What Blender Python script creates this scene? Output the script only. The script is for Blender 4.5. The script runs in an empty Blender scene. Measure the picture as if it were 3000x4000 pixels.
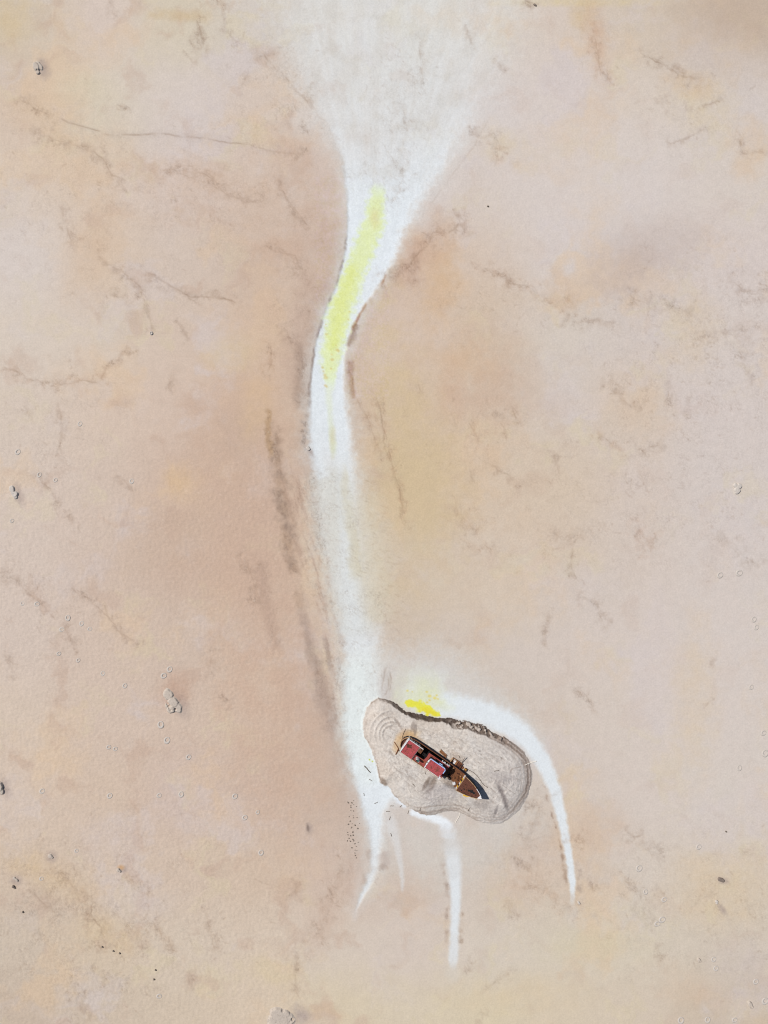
import bpy, math, random
import numpy as np
from mathutils import Vector, Matrix

# ---------------------------------------------------------------- image pixel frame
# Positions are image pixels, each taken as 7 cm (x right as east, y down as south); metres are used in the scene.
S = 0.07
CAM_H = 194.6
def M2(px, py): return ((px - 1500.0) * S, (2000.0 - py) * S)
def at_height(px, py, z):
    k = S * (CAM_H - z) / CAM_H
    return Vector(((px - 1500.0) * k, (2000.0 - py) * k, z))

scene = bpy.context.scene
coll = scene.collection

# ---------------------------------------------------------------- camera, world, sun, exposure
cam = bpy.data.cameras.new("camera")
cam.sensor_fit = 'VERTICAL'
cam.angle = 2 * math.atan(2000 * S / CAM_H)
cam.clip_start = 1.0
cam.clip_end = 20000
cam_o = bpy.data.objects.new("camera", cam)
cam_o.location = (0, 0, CAM_H)
coll.objects.link(cam_o)
scene.camera = cam_o

SUN_EL = math.radians(51)
LX, LY = 0.86, -0.51                       # the way the light travels over the ground
_l = math.hypot(LX, LY); LX /= _l; LY /= _l
world = bpy.data.worlds.new("World")
scene.world = world
world.use_nodes = True
wn = world.node_tree
wn.nodes.clear()
sky = wn.nodes.new("ShaderNodeTexSky")
sky.sky_type = 'NISHITA'
sky.sun_disc = False
sky.sun_elevation = SUN_EL
sky.sun_rotation = math.atan2(-LX, -LY)
bg = wn.nodes.new("ShaderNodeBackground")
bg.inputs[1].default_value = 0.06
wo = wn.nodes.new("ShaderNodeOutputWorld")
wn.links.new(sky.outputs[0], bg.inputs[0])
wn.links.new(bg.outputs[0], wo.inputs[0])

sun = bpy.data.lights.new("sun", 'SUN')
sun.energy = 4.2
sun.angle = math.radians(0.5)
sun.color = (1.0, 0.955, 0.89)
sun_o = bpy.data.objects.new("sun", sun)
d = Vector((LX * math.cos(SUN_EL), LY * math.cos(SUN_EL), -math.sin(SUN_EL)))
sun_o.rotation_euler = d.to_track_quat('-Z', 'Y').to_euler()
sun_o.location = (-60, 40, 150)
coll.objects.link(sun_o)

scene.view_settings.view_transform = 'Standard'
scene.view_settings.look = 'None'
scene.view_settings.exposure = 0.2
scene.view_settings.gamma = 1.0
scene.view_settings.use_curve_mapping = False
scene.render.engine = 'CYCLES'
scene.cycles.max_bounces = 5
scene.cycles.use_denoising = True
scene.cycles.filter_width = 1.1

# light reaching level ground for a white surface (measured), used to turn a seen colour into a reflectance
GAIN = np.array([1.367, 1.358, 1.367])

# ---------------------------------------------------------------- noise
_rng = np.random.RandomState(7)
_ang = _rng.rand(1024) * 2 * np.pi
_GX = np.cos(_ang).astype(np.float32); _GY = np.sin(_ang).astype(np.float32)
def pn(x, y, seed=0):
    ix = np.floor(x); iy = np.floor(y)
    fx = (x - ix).astype(np.float32); fy = (y - iy).astype(np.float32)
    ix = ix.astype(np.int64); iy = iy.astype(np.int64)
    def g(i, j, dx, dy):
        h = (i * 374761393 + j * 668265263 + seed * 974711) & 0xffffffff
        h = ((h ^ (h >> 13)) * 1274126177) & 0xffffffff
        h = (h ^ (h >> 16)) & 1023
        return _GX[h] * dx + _GY[h] * dy
    u = fx * fx * fx * (fx * (fx * 6 - 15) + 10)
    v = fy * fy * fy * (fy * (fy * 6 - 15) + 10)
    a = g(ix, iy, fx, fy); b = g(ix + 1, iy, fx - 1, fy)
    c = g(ix, iy + 1, fx, fy - 1); e = g(ix + 1, iy + 1, fx - 1, fy - 1)
    return ((a + (b - a) * u) * (1 - v) + (c + (e - c) * u) * v) * 1.5
def fbm(x, y, wl, octv=4, seed=0, gain=0.5):
    s = 0.0; a = 1.0; t = 0.0; f = 1.0 / wl
    for k in range(octv):
        s = s + a * pn(x * f + 17.3 * k, y * f - 9.1 * k, seed + k)
        t += a; a *= gain; f *= 2.03
    return s / t
def sm(e0, e1, x):
    t = np.clip((x - e0) / (e1 - e0), 0, 1)
    return t * t * (3 - 2 * t)

class Field:
    """Colour (as seen in daylight, 0-255) and height in metres on a rectilinear grid in image pixels."""
    def __init__(f, xs, ys):
        f.xs, f.ys = xs, ys
        f.X, f.Y = np.meshgrid(xs.astype(np.float32), ys.astype(np.float32))
        f.C = np.zeros(f.X.shape + (3,), np.float32)
        f.H = np.zeros_like(f.X)
        f.D = np.zeros_like(f.X)             # crack density
        f.V = np.zeros_like(f.X)             # single cracks
        f.rng = np.random.RandomState(5)
        f.WX = fbm(f.X, f.Y, 90, 4, 11); f.WY = fbm(f.X, f.Y, 90, 4, 23)
        f.wx = fbm(f.X, f.Y, 26, 3, 31); f.wy = fbm(f.X, f.Y, 26, 3, 43)
    def box(f, x0, x1, y0, y1):
        i0, i1 = np.searchsorted(f.xs, [x0, x1]); j0, j1 = np.searchsorted(f.ys, [y0, y1])
        return slice(j0, j1), slice(i0, i1)
    def mix(f, sl, m, rgb):
        c = f.C[sl]
        c += (np.array(rgb, np.float32) - c) * m[..., None]
    def mul(f, sl, m, k):
        f.C[sl] *= (1 - m * (1 - k))[..., None]
    def dist(f, sl, pts, wob=0.0, wob2=0.0):
        """distance to a polyline, with the interpolated width (3rd number) and position along it"""
        X = f.X[sl] + wob * f.WX[sl] + wob2 * f.wx[sl]; Y = f.Y[sl] + wob * f.WY[sl] + wob2 * f.wy[sl]
        best = np.full(X.shape, 1e9, np.float32); W = np.ones_like(best); T = np.zeros_like(best)
        n = len(pts) - 1
        for k in range(n):
            a, b = pts[k], pts[k + 1]
            dx, dy = b[0] - a[0], b[1] - a[1]
            L = dx * dx + dy * dy + 1e-6
            t = np.clip(((X - a[0]) * dx + (Y - a[1]) * dy) / L, 0, 1)
            dd = np.hypot(X - a[0] - t * dx, Y - a[1] - t * dy)
            wa = a[2] if len(a) > 2 else 1.0; wb = b[2] if len(b) > 2 else 1.0
            u = dd < best
            best[u] = dd[u]; W[u] = (wa + (wb - wa) * t)[u]; T[u] = ((k + t) / n)[u]
        return best, W, T
    def bounds(f, pts, pad):
        p = np.array([q[:2] for q in pts])
        return f.box(p[:, 0].min() - pad, p[:, 0].max() + pad, p[:, 1].min() - pad, p[:, 1].max() + pad)
    def stroke(f, pts, w, rgb, a, soft=0.6, wob=14, wob2=6, fray=0.0, crack=0.0, h=0.0, gate=0.0, rnd=False):
        """a line, band or ribbon of sediment; widths come from the points when they have a third number"""
        pts = [(p[0], p[1], (p[2] if len(p) > 2 else w)) for p in pts]
        sl = f.bounds(pts, max(p[2] for p in pts) * 2.2 + wob + wob2 + 10)
        if f.X[sl].size == 0: return
        dd, W, T = f.dist(sl, pts, wob, wob2)
        q = dd / W
        if fray: q = q + fray * fbm(f.X[sl], f.Y[sl], 22, 3, 57)
        m = 1 - sm(1 - soft, 1 + soft, q)
        if not rnd: m = m * sm(0, 0.10, T) * (1 - sm(0.88, 1.0, T))
        if gate: m = m * sm(-.22, .34, fbm(f.X[sl], f.Y[sl], gate, 3, 77))
        if a: f.mix(sl, np.clip(m * a, 0, 1), rgb)
        if crack: f.D[sl] = np.maximum(f.D[sl], m * crack)
        if h: f.H[sl] += m * h
    def splat(f, P, a, sig=2.1):
        """deposit fine dark lines: P is an (n,2) array of points about 1.5 units apart, a their strength"""
        P = np.asarray(P, np.float32); a = np.broadcast_to(np.asarray(a, np.float32), (len(P),))
        i = np.clip(np.searchsorted(f.xs, P[:, 0]), 1, len(f.xs) - 2); j = np.clip(np.searchsorted(f.ys, P[:, 1]), 1, len(f.ys) - 2)
        ok = (P[:, 0] > f.xs[2]) & (P[:, 0] < f.xs[-3]) & (P[:, 1] > f.ys[2]) & (P[:, 1] < f.ys[-3])
        P, a, i, j = P[ok], a[ok], i[ok], j[ok]
        for di in (-2, -1, 0, 1):
            for dj in (-2, -1, 0, 1):
                ii = np.clip(i + di, 0, len(f.xs) - 1); jj = np.clip(j + dj, 0, len(f.ys) - 1)
                d2 = (f.xs[ii] - P[:, 0]) ** 2 + (f.ys[jj] - P[:, 1]) ** 2
                np.maximum.at(f.V, (jj, ii), (a * np.exp(-d2 / (2 * sig * sig))).astype(np.float32))
    def vein(f, x, y, ang, length, a, rng, depth=0, wander=.35, sig=2.1, curl=.5):
        n = max(int(length / 1.6), 4)
        th = ang + np.cumsum(rng.normal(0, wander, n)) * .55 + curl * np.sin(np.arange(n) / rng.uniform(4, 12))
        px = x + np.cumsum(np.cos(th)) * 1.6; py = y + np.cumsum(np.sin(th)) * 1.6
        t = np.linspace(0, 1, n); al = a * (1 - t ** 2) * (.55 + .45 * np.sin(np.arange(n) * rng.uniform(.1, .5) + rng.uniform(0, 6)))
        f.splat(np.stack([px, py], 1), al, sig)
        if depth < 2:
            for k in range(rng.randint(0, 3 - depth)):
                m = rng.randint(0, n)
                f.vein(px[m], py[m], th[m] + rng.choice([-1, 1]) * rng.uniform(.4, 1.2), length * rng.uniform(.25, .55), a * .8, rng, depth + 1, wander, sig)
    def veinline(f, pts, a, rng, spread=6.0, twigs=.05):
        """a crack that follows a course, jittered, with side twigs"""
        P = np.array([p[:2] for p in pts], float); q = [P[0]]
        for k in range(len(P) - 1):
            L = np.hypot(*(P[k + 1] - P[k])); n = max(int(L / 1.6), 2)
            q += [P[k] + (P[k + 1] - P[k]) * (m + 1) / n for m in range(n)]
        q = np.array(q); n = len(q)
        def wob(sc, amp): return np.interp(np.arange(n), np.arange(0, n + sc, sc), rng.normal(0, amp, len(np.arange(0, n + sc, sc))))
        off = np.stack([wob(24, spread) + wob(8, spread * .4) + wob(3, spread * .18), wob(24, spread) + wob(8, spread * .4) + wob(3, spread * .18)], 1)
        q = q + off
        al = a * np.clip(.55 + wob(14, .35), .08, 1.1) * np.minimum(1, np.minimum(np.arange(n), n - 1 - np.arange(n)) / 12.0 + .1)
        f.splat(q, al)
        for k in range(n):
            if rng.rand() < twigs:
                d = q[min(k + 2, n - 1)] - q[max(k - 2, 0)]
                f.vein(q[k][0], q[k][1], math.atan2(d[1], d[0]) + rng.choice([-1, 1]) * rng.uniform(.5, 1.4), rng.uniform(8, 34), al[k] * .9, rng, 1)
    def blob(f, x, y, rx, ry, rgb, a, rot=0, fray=0.75, soft=0.8, crack=0.0):
        R = max(rx, ry) * 2.3
        sl = f.box(x - R, x + R, y - R, y + R)
        if f.X[sl].size == 0: return
        X = f.X[sl] - x; Y = f.Y[sl] - y
        c, s = math.cos(math.radians(rot)), math.sin(math.radians(rot))
        u = (X * c + Y * s) / rx; v = (-X * s + Y * c) / ry
        q = np.hypot(u, v) + fray * (0.9 * f.WX[sl] + 0.45 * f.wy[sl])
        m = 1 - sm(1 - soft, 1 + soft, q)
        if R > 90: m = m * np.clip(.85 + .75 * f.WY[sl] + .3 * f.wx[sl], 0, 1.15)
        if a and R > 150: rgb = tuple(.72 * c + .28 * g for c, g in zip(rgb, (208, 190, 172)))
        if a: f.mix(sl, m * a, rgb)
        if crack: f.D[sl] = np.maximum(f.D[sl], m * crack)

# ---------------------------------------------------------------- the mudflat's sediments
COLS = [100, 400, 700, 1000, 1300, 1600, 1900, 2200, 2500, 2800]
ROWS = {
 100:  [(205,192,172),(210,196,184),(208,198,178),(208,200,190),(214,210,202),(214,210,200),(212,204,192),(210,198,186),(205,192,175),(194,178,160)],
 400:  [(208,190,172),(210,200,180),(210,200,192),(209,194,180),(213,208,202),(214,211,206),(212,206,202),(211,201,193),(211,200,187),(207,198,190)],
 700:  [(212,196,178),(210,194,178),(210,197,188),(207,190,175),(205,190,178),(212,206,202),(209,199,190),(211,204,200),(211,204,199),(209,200,190)],
 1000: [(212,203,196),(210,192,172),(207,192,178),(202,184,168),(204,188,174),(204,184,168),(208,193,178),(210,201,194),(200,190,184),(208,198,192)],
 1300: [(211,200,186),(210,196,180),(207,190,174),(207,187,167),(206,189,174),(208,192,178),(205,188,168),(208,198,185),(206,196,188),(208,200,193)],
 1600: [(209,195,180),(210,192,175),(207,188,172),(205,180,158),(206,188,170),(206,188,165),(206,190,172),(208,196,182),(206,193,178),(207,198,192)],
 1900: [(208,193,180),(206,189,174),(202,180,162),(196,172,155),(204,186,166),(200,182,150),(208,192,172),(208,192,172),(207,194,182),(206,198,192)],
 2200: [(208,193,180),(205,187,172),(198,176,158),(198,174,156),(206,190,172),(206,192,172),(209,195,178),(207,195,182),(206,194,182),(207,199,192)],
 2500: [(208,193,180),(206,188,172),(202,184,168),(202,182,164),(202,186,172),(202,188,172),(206,195,184),(207,196,186),(207,197,188),(208,200,193)],
 2800: [(209,193,176),(206,188,172),(204,185,168),(204,184,166),(196,178,163),(206,196,188),(206,196,186),(207,196,184),(208,198,187),(208,200,192)],
 3100: [(209,192,175),(206,187,168),(204,184,168),(200,180,164),(196,178,163),(206,199,194),(206,199,192),(206,194,182),(208,198,188),(208,200,190)],
 3400: [(206,188,168),(207,190,172),(206,188,170),(205,186,166),(203,184,168),(204,190,178),(205,192,178),(206,192,176),(208,198,185),(208,196,178)],
 3700: [(202,188,170),(206,190,168),(208,194,176),(209,194,176),(209,197,182),(208,196,184),(208,198,184),(208,198,180),(208,198,180),(205,194,178)],
 3950: [(196,180,162),(202,187,168),(205,190,170),(209,193,172),(210,197,172),(210,198,176),(210,198,172),(209,196,174),(207,194,176),(198,184,165)],
}
BROWN = (128, 106, 92); GREY = (150, 138, 130); RUST = (176, 132, 100); SALT = (226, 232, 237)
PALE = (219, 221, 220); DARK = (92, 78, 70)

# left and right bank of the long salt channel: y, left x, right x, left softness, right softness, whiteness
CHAN = [
 (-80,1080,2010,180,160,.4),(0,1100,1980,170,150,.42),(200,1150,1920,110,120,.48),(400,1245,1850,56,84,.56),(520,1303,1800,32,60,.64),(620,1333,1745,20,46,.76),
 (700,1347,1690,13,42,.86),(780,1357,1640,9,38,.95),(880,1359,1585,7,30,1),(1000,1347,1545,6,20,1),(1100,1319,1490,6,13,1),
 (1200,1278,1418,6,10,1),(1300,1243,1367,6,7,1),(1400,1223,1344,6,8,1),(1500,1212,1340,6,11,1),(1600,1209,1353,12,20,.97),(1700,1205,1368,16,20,.92),
 (1780,1218,1376,24,30,.84),(1900,1234,1396,30,44,.74),(2000,1246,1410,32,56,.7),(2100,1258,1418,32,66,.66),(2200,1280,1430,32,72,.64),(2300,1300,1440,32,72,.66),
 (2400,1326,1448,28,60,.72),(2500,1343,1470,26,44,.8),(2600,1352,1476,26,30,.85),(2700,1348,1486,24,24,.92),(2800,1346,1486,22,20,.96),(2900,1358,1500,20,14,1),
 (3000,1376,1520,18,14,1),(3060,1388,1536,18,12,1),(3100,1400,1548,16,14,.98),(3140,1414,1520,14,26,.96),(3180,1425,1496,14,20,.95),(3250,1443,1490,14,18,.9),(3320,1450,1484,16,18,.8),
 (3400,1444,1470,16,14,.66),(3450,1430,1452,12,8,.72),(3500,1405,1422,8,7,.75),(3560,1386,1394,6,5,.4),(3590,1384,1386,5,4,0),(6000,1384,1386,5,4,0)]
CHAN_A = np.array(CHAN, np.float32)

def crackline(f, pts, w=7, a=.5, rgb=BROWN, crack=.9, wob=26, halo=3.0, ha=.16):
    p = np.array([q[:2] for q in pts])
    if p[:, 0].max() < f.xs[0] or p[:, 0].min() > f.xs[-1] or p[:, 1].max() < f.ys[0] or p[:, 1].min() > f.ys[-1]: return
    r = np.random.RandomState(int(p[0, 0] * 3 + p[0, 1] * 7) % 99991)
    if crack > .5:
        tint = tuple(.5 * c + .5 * t for c, t in zip(rgb, (196, 168, 146)))
        f.stroke(pts, w * halo * 1.1, tint, ha * 1.1, soft=.95, wob=wob, wob2=20, fray=1.2, crack=crack, gate=40, rnd=True)
        f.stroke(pts, w * 1.1, rgb, a * .16, soft=.95, wob=wob * .4, wob2=16, fray=1.1, crack=crack * 1.1, gate=26)
        f.veinline(pts, a * 1.15, r, spread=w * .55, twigs=.07)
        f.veinline(pts, a * .7, r, spread=w * 1.2, twigs=.05)
        if w > 8: f.veinline(pts, a * .7, r, spread=w * 1.6, twigs=.05)
    else:
        f.stroke(pts, w * halo, (186, 172, 164), ha * 1.2, soft=.95, wob=wob, wob2=6, fray=.5)
        f.veinline(pts, a * 1.2, r, spread=2.2, twigs=.01)

def paint(xs, ys):
    f = Field(xs, ys)
    X, Y = f.X, f.Y
    # slow drift of sediment colour
    rows = sorted(ROWS); grid = np.array([ROWS[r] for r in rows], np.float32)
    U = np.interp(X + 60 * f.WX, COLS, np.arange(len(COLS))); V = np.interp(Y + 60 * f.WY, rows, np.arange(len(rows)))
    iu = np.clip(U.astype(int), 0, len(COLS) - 2); iv = np.clip(V.astype(int), 0, len(rows) - 2)
    fu = sm(0, 1, U - iu)[..., None]; fv = sm(0, 1, V - iv)[..., None]
    f.C[:] = (grid[iv, iu] * (1 - fu) + grid[iv, iu + 1] * fu) * (1 - fv) + (grid[iv + 1, iu] * (1 - fu) + grid[iv + 1, iu + 1] * fu) * fv
    # mineral clouds: ochre, lilac grey, sulphur cream, brown
    wxx = X + 120 * f.WX; wyy = Y + 120 * f.WY
    n1 = fbm(wxx, wyy, 420, 5, 101); n2 = fbm(wxx, wyy, 340, 5, 131); n3 = fbm(wxx, wyy, 230, 5, 151); n4 = fbm(X + 60 * f.WX, Y + 60 * f.WY, 150, 5, 171)
    left = 1 - sm(1300, 2100, X)
    full = slice(None), slice(None)
    f.mix(full, sm(.08, .5, n1) * .5, (216, 190, 158))
    f.mix(full, sm(.1, .5, n2) * .45, (206, 198, 199))
    f.mix(full, sm(.16, .5, n3) * .34, (212, 200, 166))
    f.mix(full, sm(.1, .5, n4) * (.18 + .2 * left), (188, 162, 143))
    f.C += (fbm(X, Y, 60, 4, 191) * 3)[..., None] * np.array([1, 1, 1.05], np.float32)

    B = f.blob
    # broad stains
    B(1010, 2150, 210, 640, (203, 172, 144), .5, -6); B(1120, 1150, 150, 420, (202, 174, 150), .45, 6); B(1700, 1500, 260, 480, (207, 180, 150), .45, -10); B(1120, 2850, 200, 420, (202, 172, 147), .45, -8)
    B(2800, 1500, 330, 900, (212, 204, 200), .45, 0); B(2700, 2700, 420, 620, (212, 203, 197), .5, 0); B(150, 1300, 220, 700, (214, 203, 192), .4, 0); B(2250, 650, 420, 300, (213, 206, 202), .45, 0)
    B(880, 1700, 150, 190, (190, 162, 142), .5, 20); B(960, 1680, 90, 110, (182, 160, 146), .5, 10)
    B(850, 2020, 230, 150, (194, 166, 146), .5, -35); B(640, 2120, 260, 90, (194, 172, 152), .45, -30)
    B(1000, 2250, 100, 350, (192, 164, 146), .5, 8); B(1180, 2700, 70, 330, (190, 162, 144), .5, -10)
    B(1000, 1590, 60, 120, (216, 184, 140), .5, 10); B(700, 1880, 60, 60, (214, 184, 142), .4, 0)
    B(690, 2690, 80, 60, (186, 154, 134), .55, -20); B(1050, 2900, 110, 300, (192, 164, 146), .35, -6)
    B(1640, 1000, 100, 70, (190, 154, 132), .55, -30); B(1720, 1110, 60, 130, (208, 176, 138), .6, 10)
    B(1950, 1480, 170, 130, (192, 166, 146), .55, 20); B(1830, 1420, 90, 70, (208, 176, 140), .45, 0); B(1770, 1560, 60, 80, (198, 164, 140), .4, 0)
    B(2200, 1160, 90, 60, (202, 172, 140), .5, 20); B(2560, 960, 190, 90, (184, 172, 168), .6, -20); B(2400, 1080, 110, 70, (188, 172, 162), .45, -10)
    B(2700, 1280, 90, 140, (212, 192, 158), .45, 0); B(1600, 1750, 110, 330, (204, 184, 140), .6, -8); B(1680, 1900, 140, 220, (206, 186, 144), .5, -8)
    B(1560, 2180, 130, 230, (204, 186, 150), .5, -5); B(1850, 2330, 260, 120, (208, 190, 160), .3, 20); B(2440, 1560, 150, 110, (212, 188, 160), .5, 30)
    B(2150, 2100, 180, 90, (210, 188, 162), .4, 20); B(2720, 2720, 70, 260, (212, 194, 164), .45, 0)
    B(1800, 2200, 160, 90, (200, 184, 166), .35, 0); B(1830, 2560, 110, 60, (204, 184, 160), .4, 30)
    B(2050, 1250, 120, 50, (210, 202, 196), .5, -10); B(2250, 1450, 160, 160, (208, 203, 200), .5, 0); B(2260, 2300, 140, 80, (206, 200, 198), .5, -10)
    B(100, 1010, 120, 130, (212, 206, 202), .55, 0); B(600, 380, 260, 110, (212, 204, 196), .5, 0); B(330, 350, 100, 60, (212, 202, 170), .5, 0)
    B(700, 60, 110, 22, (200, 176, 132), .55, 4); B(30, 60, 90, 90, (206, 184, 136), .5, 0); B(2900, 60, 170, 110, (182, 164, 146), .6, 10)
    B(2250, 10, 260, 16, (212, 196, 140), .55, 0); B(2270, 60, 50, 50, (204, 178, 134), .5, 0); B(2780, 200, 190, 90, (202, 194, 190), .5, 25); B(2740, 400, 110, 90, (214, 200, 164), .55, 10)
    B(2330, 150, 40, 130, (204, 174, 148), .5, -8); B(2700, 330, 90, 40, (206, 176, 138), .45, 10); B(2940, 590, 80, 90, (214, 186, 150), .5, 0)
    B(330, 620, 170, 140, (214, 190, 160), .5, 30); B(170, 450, 130, 70, (212, 186, 150), .45, 20); B(360, 980, 90, 180, (208, 180, 150), .5, 15)
    B(760, 690, 200, 60, (204, 178, 152), .4, 8); B(1150, 620, 130, 90, (198, 172, 152), .45, 30); B(1220, 950, 90, 160, (190, 164, 148), .5, 8); B(1080, 980, 80, 40, (198, 168, 146), .5, 10)
    B(860, 800, 260, 130, (202, 178, 158), .4, 15); B(1180, 1300, 60, 200, (180, 156, 142), .5, 6); B(900, 1380, 90, 60, (212, 194, 152), .45, 0)
    B(2100, 700, 260, 180, (212, 206, 202), .5, 0); B(2450, 750, 260, 160, (213, 207, 203), .5, 10); B(1950, 560, 60, 60, (212, 196, 164), .45, 10)
    B(200, 3430, 160, 60, (212, 184, 136), .4, 30); B(420, 3640, 110, 60, (214, 188, 140), .4, 20); B(150, 3560, 130, 90, (190, 178, 166), .35, 0)
    B(420, 3280, 110, 80, (206, 196, 198), .4, 0); B(700, 3080, 90, 120, (198, 184, 180), .4, 0); B(540, 3530, 130, 60, (206, 198, 198), .45, 0)
    B(1070, 3790, 110, 50, (214, 198, 152), .4, 0); B(1260, 3610, 60, 130, (192, 166, 148), .5, 25); B(1640, 3450, 90, 60, (196, 164, 140), .5, 20)
    B(2060, 3290, 120, 60, (192, 162, 138), .6, -25); B(2000, 3440, 150, 100, (206, 180, 154), .45, 0); B(2140, 3180, 50, 120, (202, 174, 148), .5, -15)
    B(2340, 3250, 110, 90, (198, 176, 156), .45, -20); B(2800, 3480, 160, 130, (214, 192, 154), .5, 10); B(2320, 3700, 160, 60, (208, 202, 168), .5, 0)
    B(2040, 3890, 200, 60, (214, 196, 160), .4, 0); B(2700, 3860, 140, 60, (212, 186, 158), .4, 20); B(2920, 3790, 130, 110, (198, 190, 190), .45, 0)
    B(1780, 3360, 130, 150, (203, 200, 194), .5, 0); B(1660, 3260, 120, 90, (205, 201, 198), .6, 0); B(1920, 3260, 130, 50, (206, 203, 200), .6, -20); B(1500, 3290, 60, 130, (190, 178, 172), .55, 0)
    B(1350, 3000, 50, 120, (182, 166, 156), .55, -8); B(1330, 2880, 50, 120, (184, 168, 158), .5, -8); B(1385, 3200, 50, 200, (184, 164, 150), .5, -4); B(1395, 3420, 40, 130, (184, 160, 146), .5, -2)
    B(1980, 2730, 60, 120, (200, 180, 164), .5, -40)

    f.C += np.array([3.5, 1.5, 2.5], np.float32)
    # streaked, algae-browned bank left of the flow
    ac = X - (1105 + (Y - 1900) * .235 + 20 * np.sin((Y - 1900) / 330.))
    reg = sm(1750, 1950, Y) * (1 - sm(2950, 3150, Y)) * sm(-60, 20, ac) * (1 - sm(120, 215, ac))
    stk = fbm(ac + 8 * f.wx, Y * .13, 24, 4, 261)
    f.mix((slice(None), slice(None)), reg * sm(-.05, .4, stk) * .55, (176, 148, 132)); f.mix((slice(None), slice(None)), reg * sm(.0, .45, -stk) * .4, (214, 194, 170))
    f.D = np.maximum(f.D, reg * (.35 + .5 * sm(0, .4, stk)))
    B(1690, 3330, 270, 150, (209, 206, 202), .75, 0, .5); B(2030, 3240, 150, 90, (208, 205, 202), .65, -25, .5); B(2095, 3060, 60, 170, (210, 207, 205), .6, -12, .4); B(1850, 2640, 220, 110, (208, 201, 194), .5, 28, .5)
    # ---- banks: brown algae bands beside the channel
    K = f.stroke
    K([(1076,1620,10),(1072,1700,16),(1082,1800,24),(1095,1900,27),(1112,2000,27),(1124,2090,22),(1138,2180,20),(1150,2270,20),(1168,2350,14)], 1, (156,132,114), .5, soft=.95, wob=10, wob2=10, fray=.6, crack=1.1, gate=70)
    K([(1062,1600,10),(1072,1720,16),(1090,1860,22),(1112,2010,22),(1134,2160,20),(1158,2300,18),(1188,2430,16),(1222,2560,18),(1256,2690,22),(1290,2800,24),(1325,2900,22),(1352,3010,20)], 1, (176,148,126), .42, soft=.95, wob=12, wob2=8, fray=.6, crack=.8, gate=120)
    K([(1082,1800,26),(1095,1900,32),(1112,2000,32),(1128,2100,28),(1150,2270,24)], 1, (164,142,128), .6, soft=.9, wob=14, wob2=8, fray=.6, crack=1.2, gate=60)
    K([(1088,1900,16),(1110,2000,18),(1122,2080,14)], 1, (136,116,104), .4, soft=.95, wob=10, wob2=12, fray=.7, crack=1.3, gate=40)
    K([(1044,1590,10),(1050,1700,10),(1062,1790,12)], 1, (178,146,112), .6, soft=.8, fray=.6, crack=1)
    K([(1168,2350,16),(1200,2480,16),(1235,2600,20),(1262,2710,28),(1290,2800,30),(1330,2920,26)], 1, (168,148,138), .5, soft=.9, wob=14, fray=.6, crack=.7)
    K([(1020,2180,18),(1030,2300,26),(1060,2450,24),(1090,2560,18)], 1, (180,152,136), .4, soft=.9, wob=18, fray=.6, crack=.5)
    K([(1265,2480,8),(1282,2560,10),(1296,2630,9)], 1, (160,142,132), .45, soft=.8, fray=.7, crack=.9)
    K([(1322,2560,8),(1336,2640,12),(1345,2720,12)], 1, (176,162,156), .5, soft=.8, fray=.7, crack=.8)
    K([(1160,1330,14),(1180,1430,22),(1172,1530,26),(1184,1610,20)], 1, (164,142,128), .5, soft=.9, wob=10, fray=.6, crack=.9)
    K([(1195,1600,10),(1188,1680,15),(1192,1740,14),(1215,1765,8)], 1, (146,132,126), .5, soft=.8, wob=6, wob2=8, fray=.7, crack=1.6, gate=20)
    K([(1200,1830,14),(1225,1900,20),(1235,1980,20),(1250,2080,20),(1265,2180,16)], 1, (190,176,164), .4, soft=.9, wob=10, fray=.7, crack=1)

    # ---- the long salt channel
    for k in range(2):
        yy = Y + (4 if k else 0) * f.wy
        xl, xr, sl_, sr_, wt = [np.interp(yy, CHAN_A[:, 0], CHAN_A[:, c]) for c in range(1, 6)]
        if k == 0:   # damp margins
            dl = xl - X; dr = X - xr
            on = sm(800, 1000, Y) * (1 - sm(1750, 1950, Y))
            f.mix(full, np.exp(-np.clip(dl + 6, 0, None) / 42) * (dl > -25) * on * .5, (160, 138, 126))
            on = sm(1000, 1120, Y) * (1 - sm(1650, 1900, Y))
            f.mix(full, np.exp(-np.clip(dr + 6, 0, None) / 34) * (dr > -30) * on * .5, (176, 146, 124))
    fr = f.wx * 1.0 + .8 * f.WX + .3 * fbm(X, Y, 9, 2, 207)
    Lm = sm(-1, 1, (X - xl) / sl_ + .55 * fr); Rm = sm(-1, 1, (xr - X) / sr_ + .55 * fr)
    chan = Lm * Rm * wt
    veil = sm(-1, 1, (X - xl + 24) / (sl_ + 30) + .5 * fr) * sm(-1, 1, (xr + 30 - X) / (sr_ + 34) + .5 * fr)
    f.mix(full, veil * np.clip(wt, 0, 1) * (.6 + .12 * (1 - sm(500, 800, Y))), PALE)
    wisp = fbm(X * 1.25, Y * .8, 110, 4, 201)
    weak = .55 * sm(1720, 1900, Y) * (1 - sm(2350, 2560, Y)) + (1 - sm(500, 760, Y))
    cc = np.clip(chan * (1 - np.clip(weak, 0, 1) * (.45 + .4 * sm(-.35, .45, wisp))), 0, 1)
    f.mix(full, cc, SALT)
    f.H -= .12 * Lm * Rm * np.clip(wt, 0, 1)
    f.mix(full, veil * sm(2480, 2600, Y) * (1 - sm(2900, 3000, Y)) * .35, (232, 236, 228))
    fa = np.arctan2(X - 1455, np.clip(1080 - Y, 30, None)); fq = np.hypot(X - 1455, Y - 1080)
    wis = fbm(fa * 900 + 10 * f.wx, fq * .16, 46, 4, 223) + .6 * fbm(fa * 900, fq * .1, 18, 3, 227)
    onf = (1 - sm(620, 900, Y)) * veil
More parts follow.
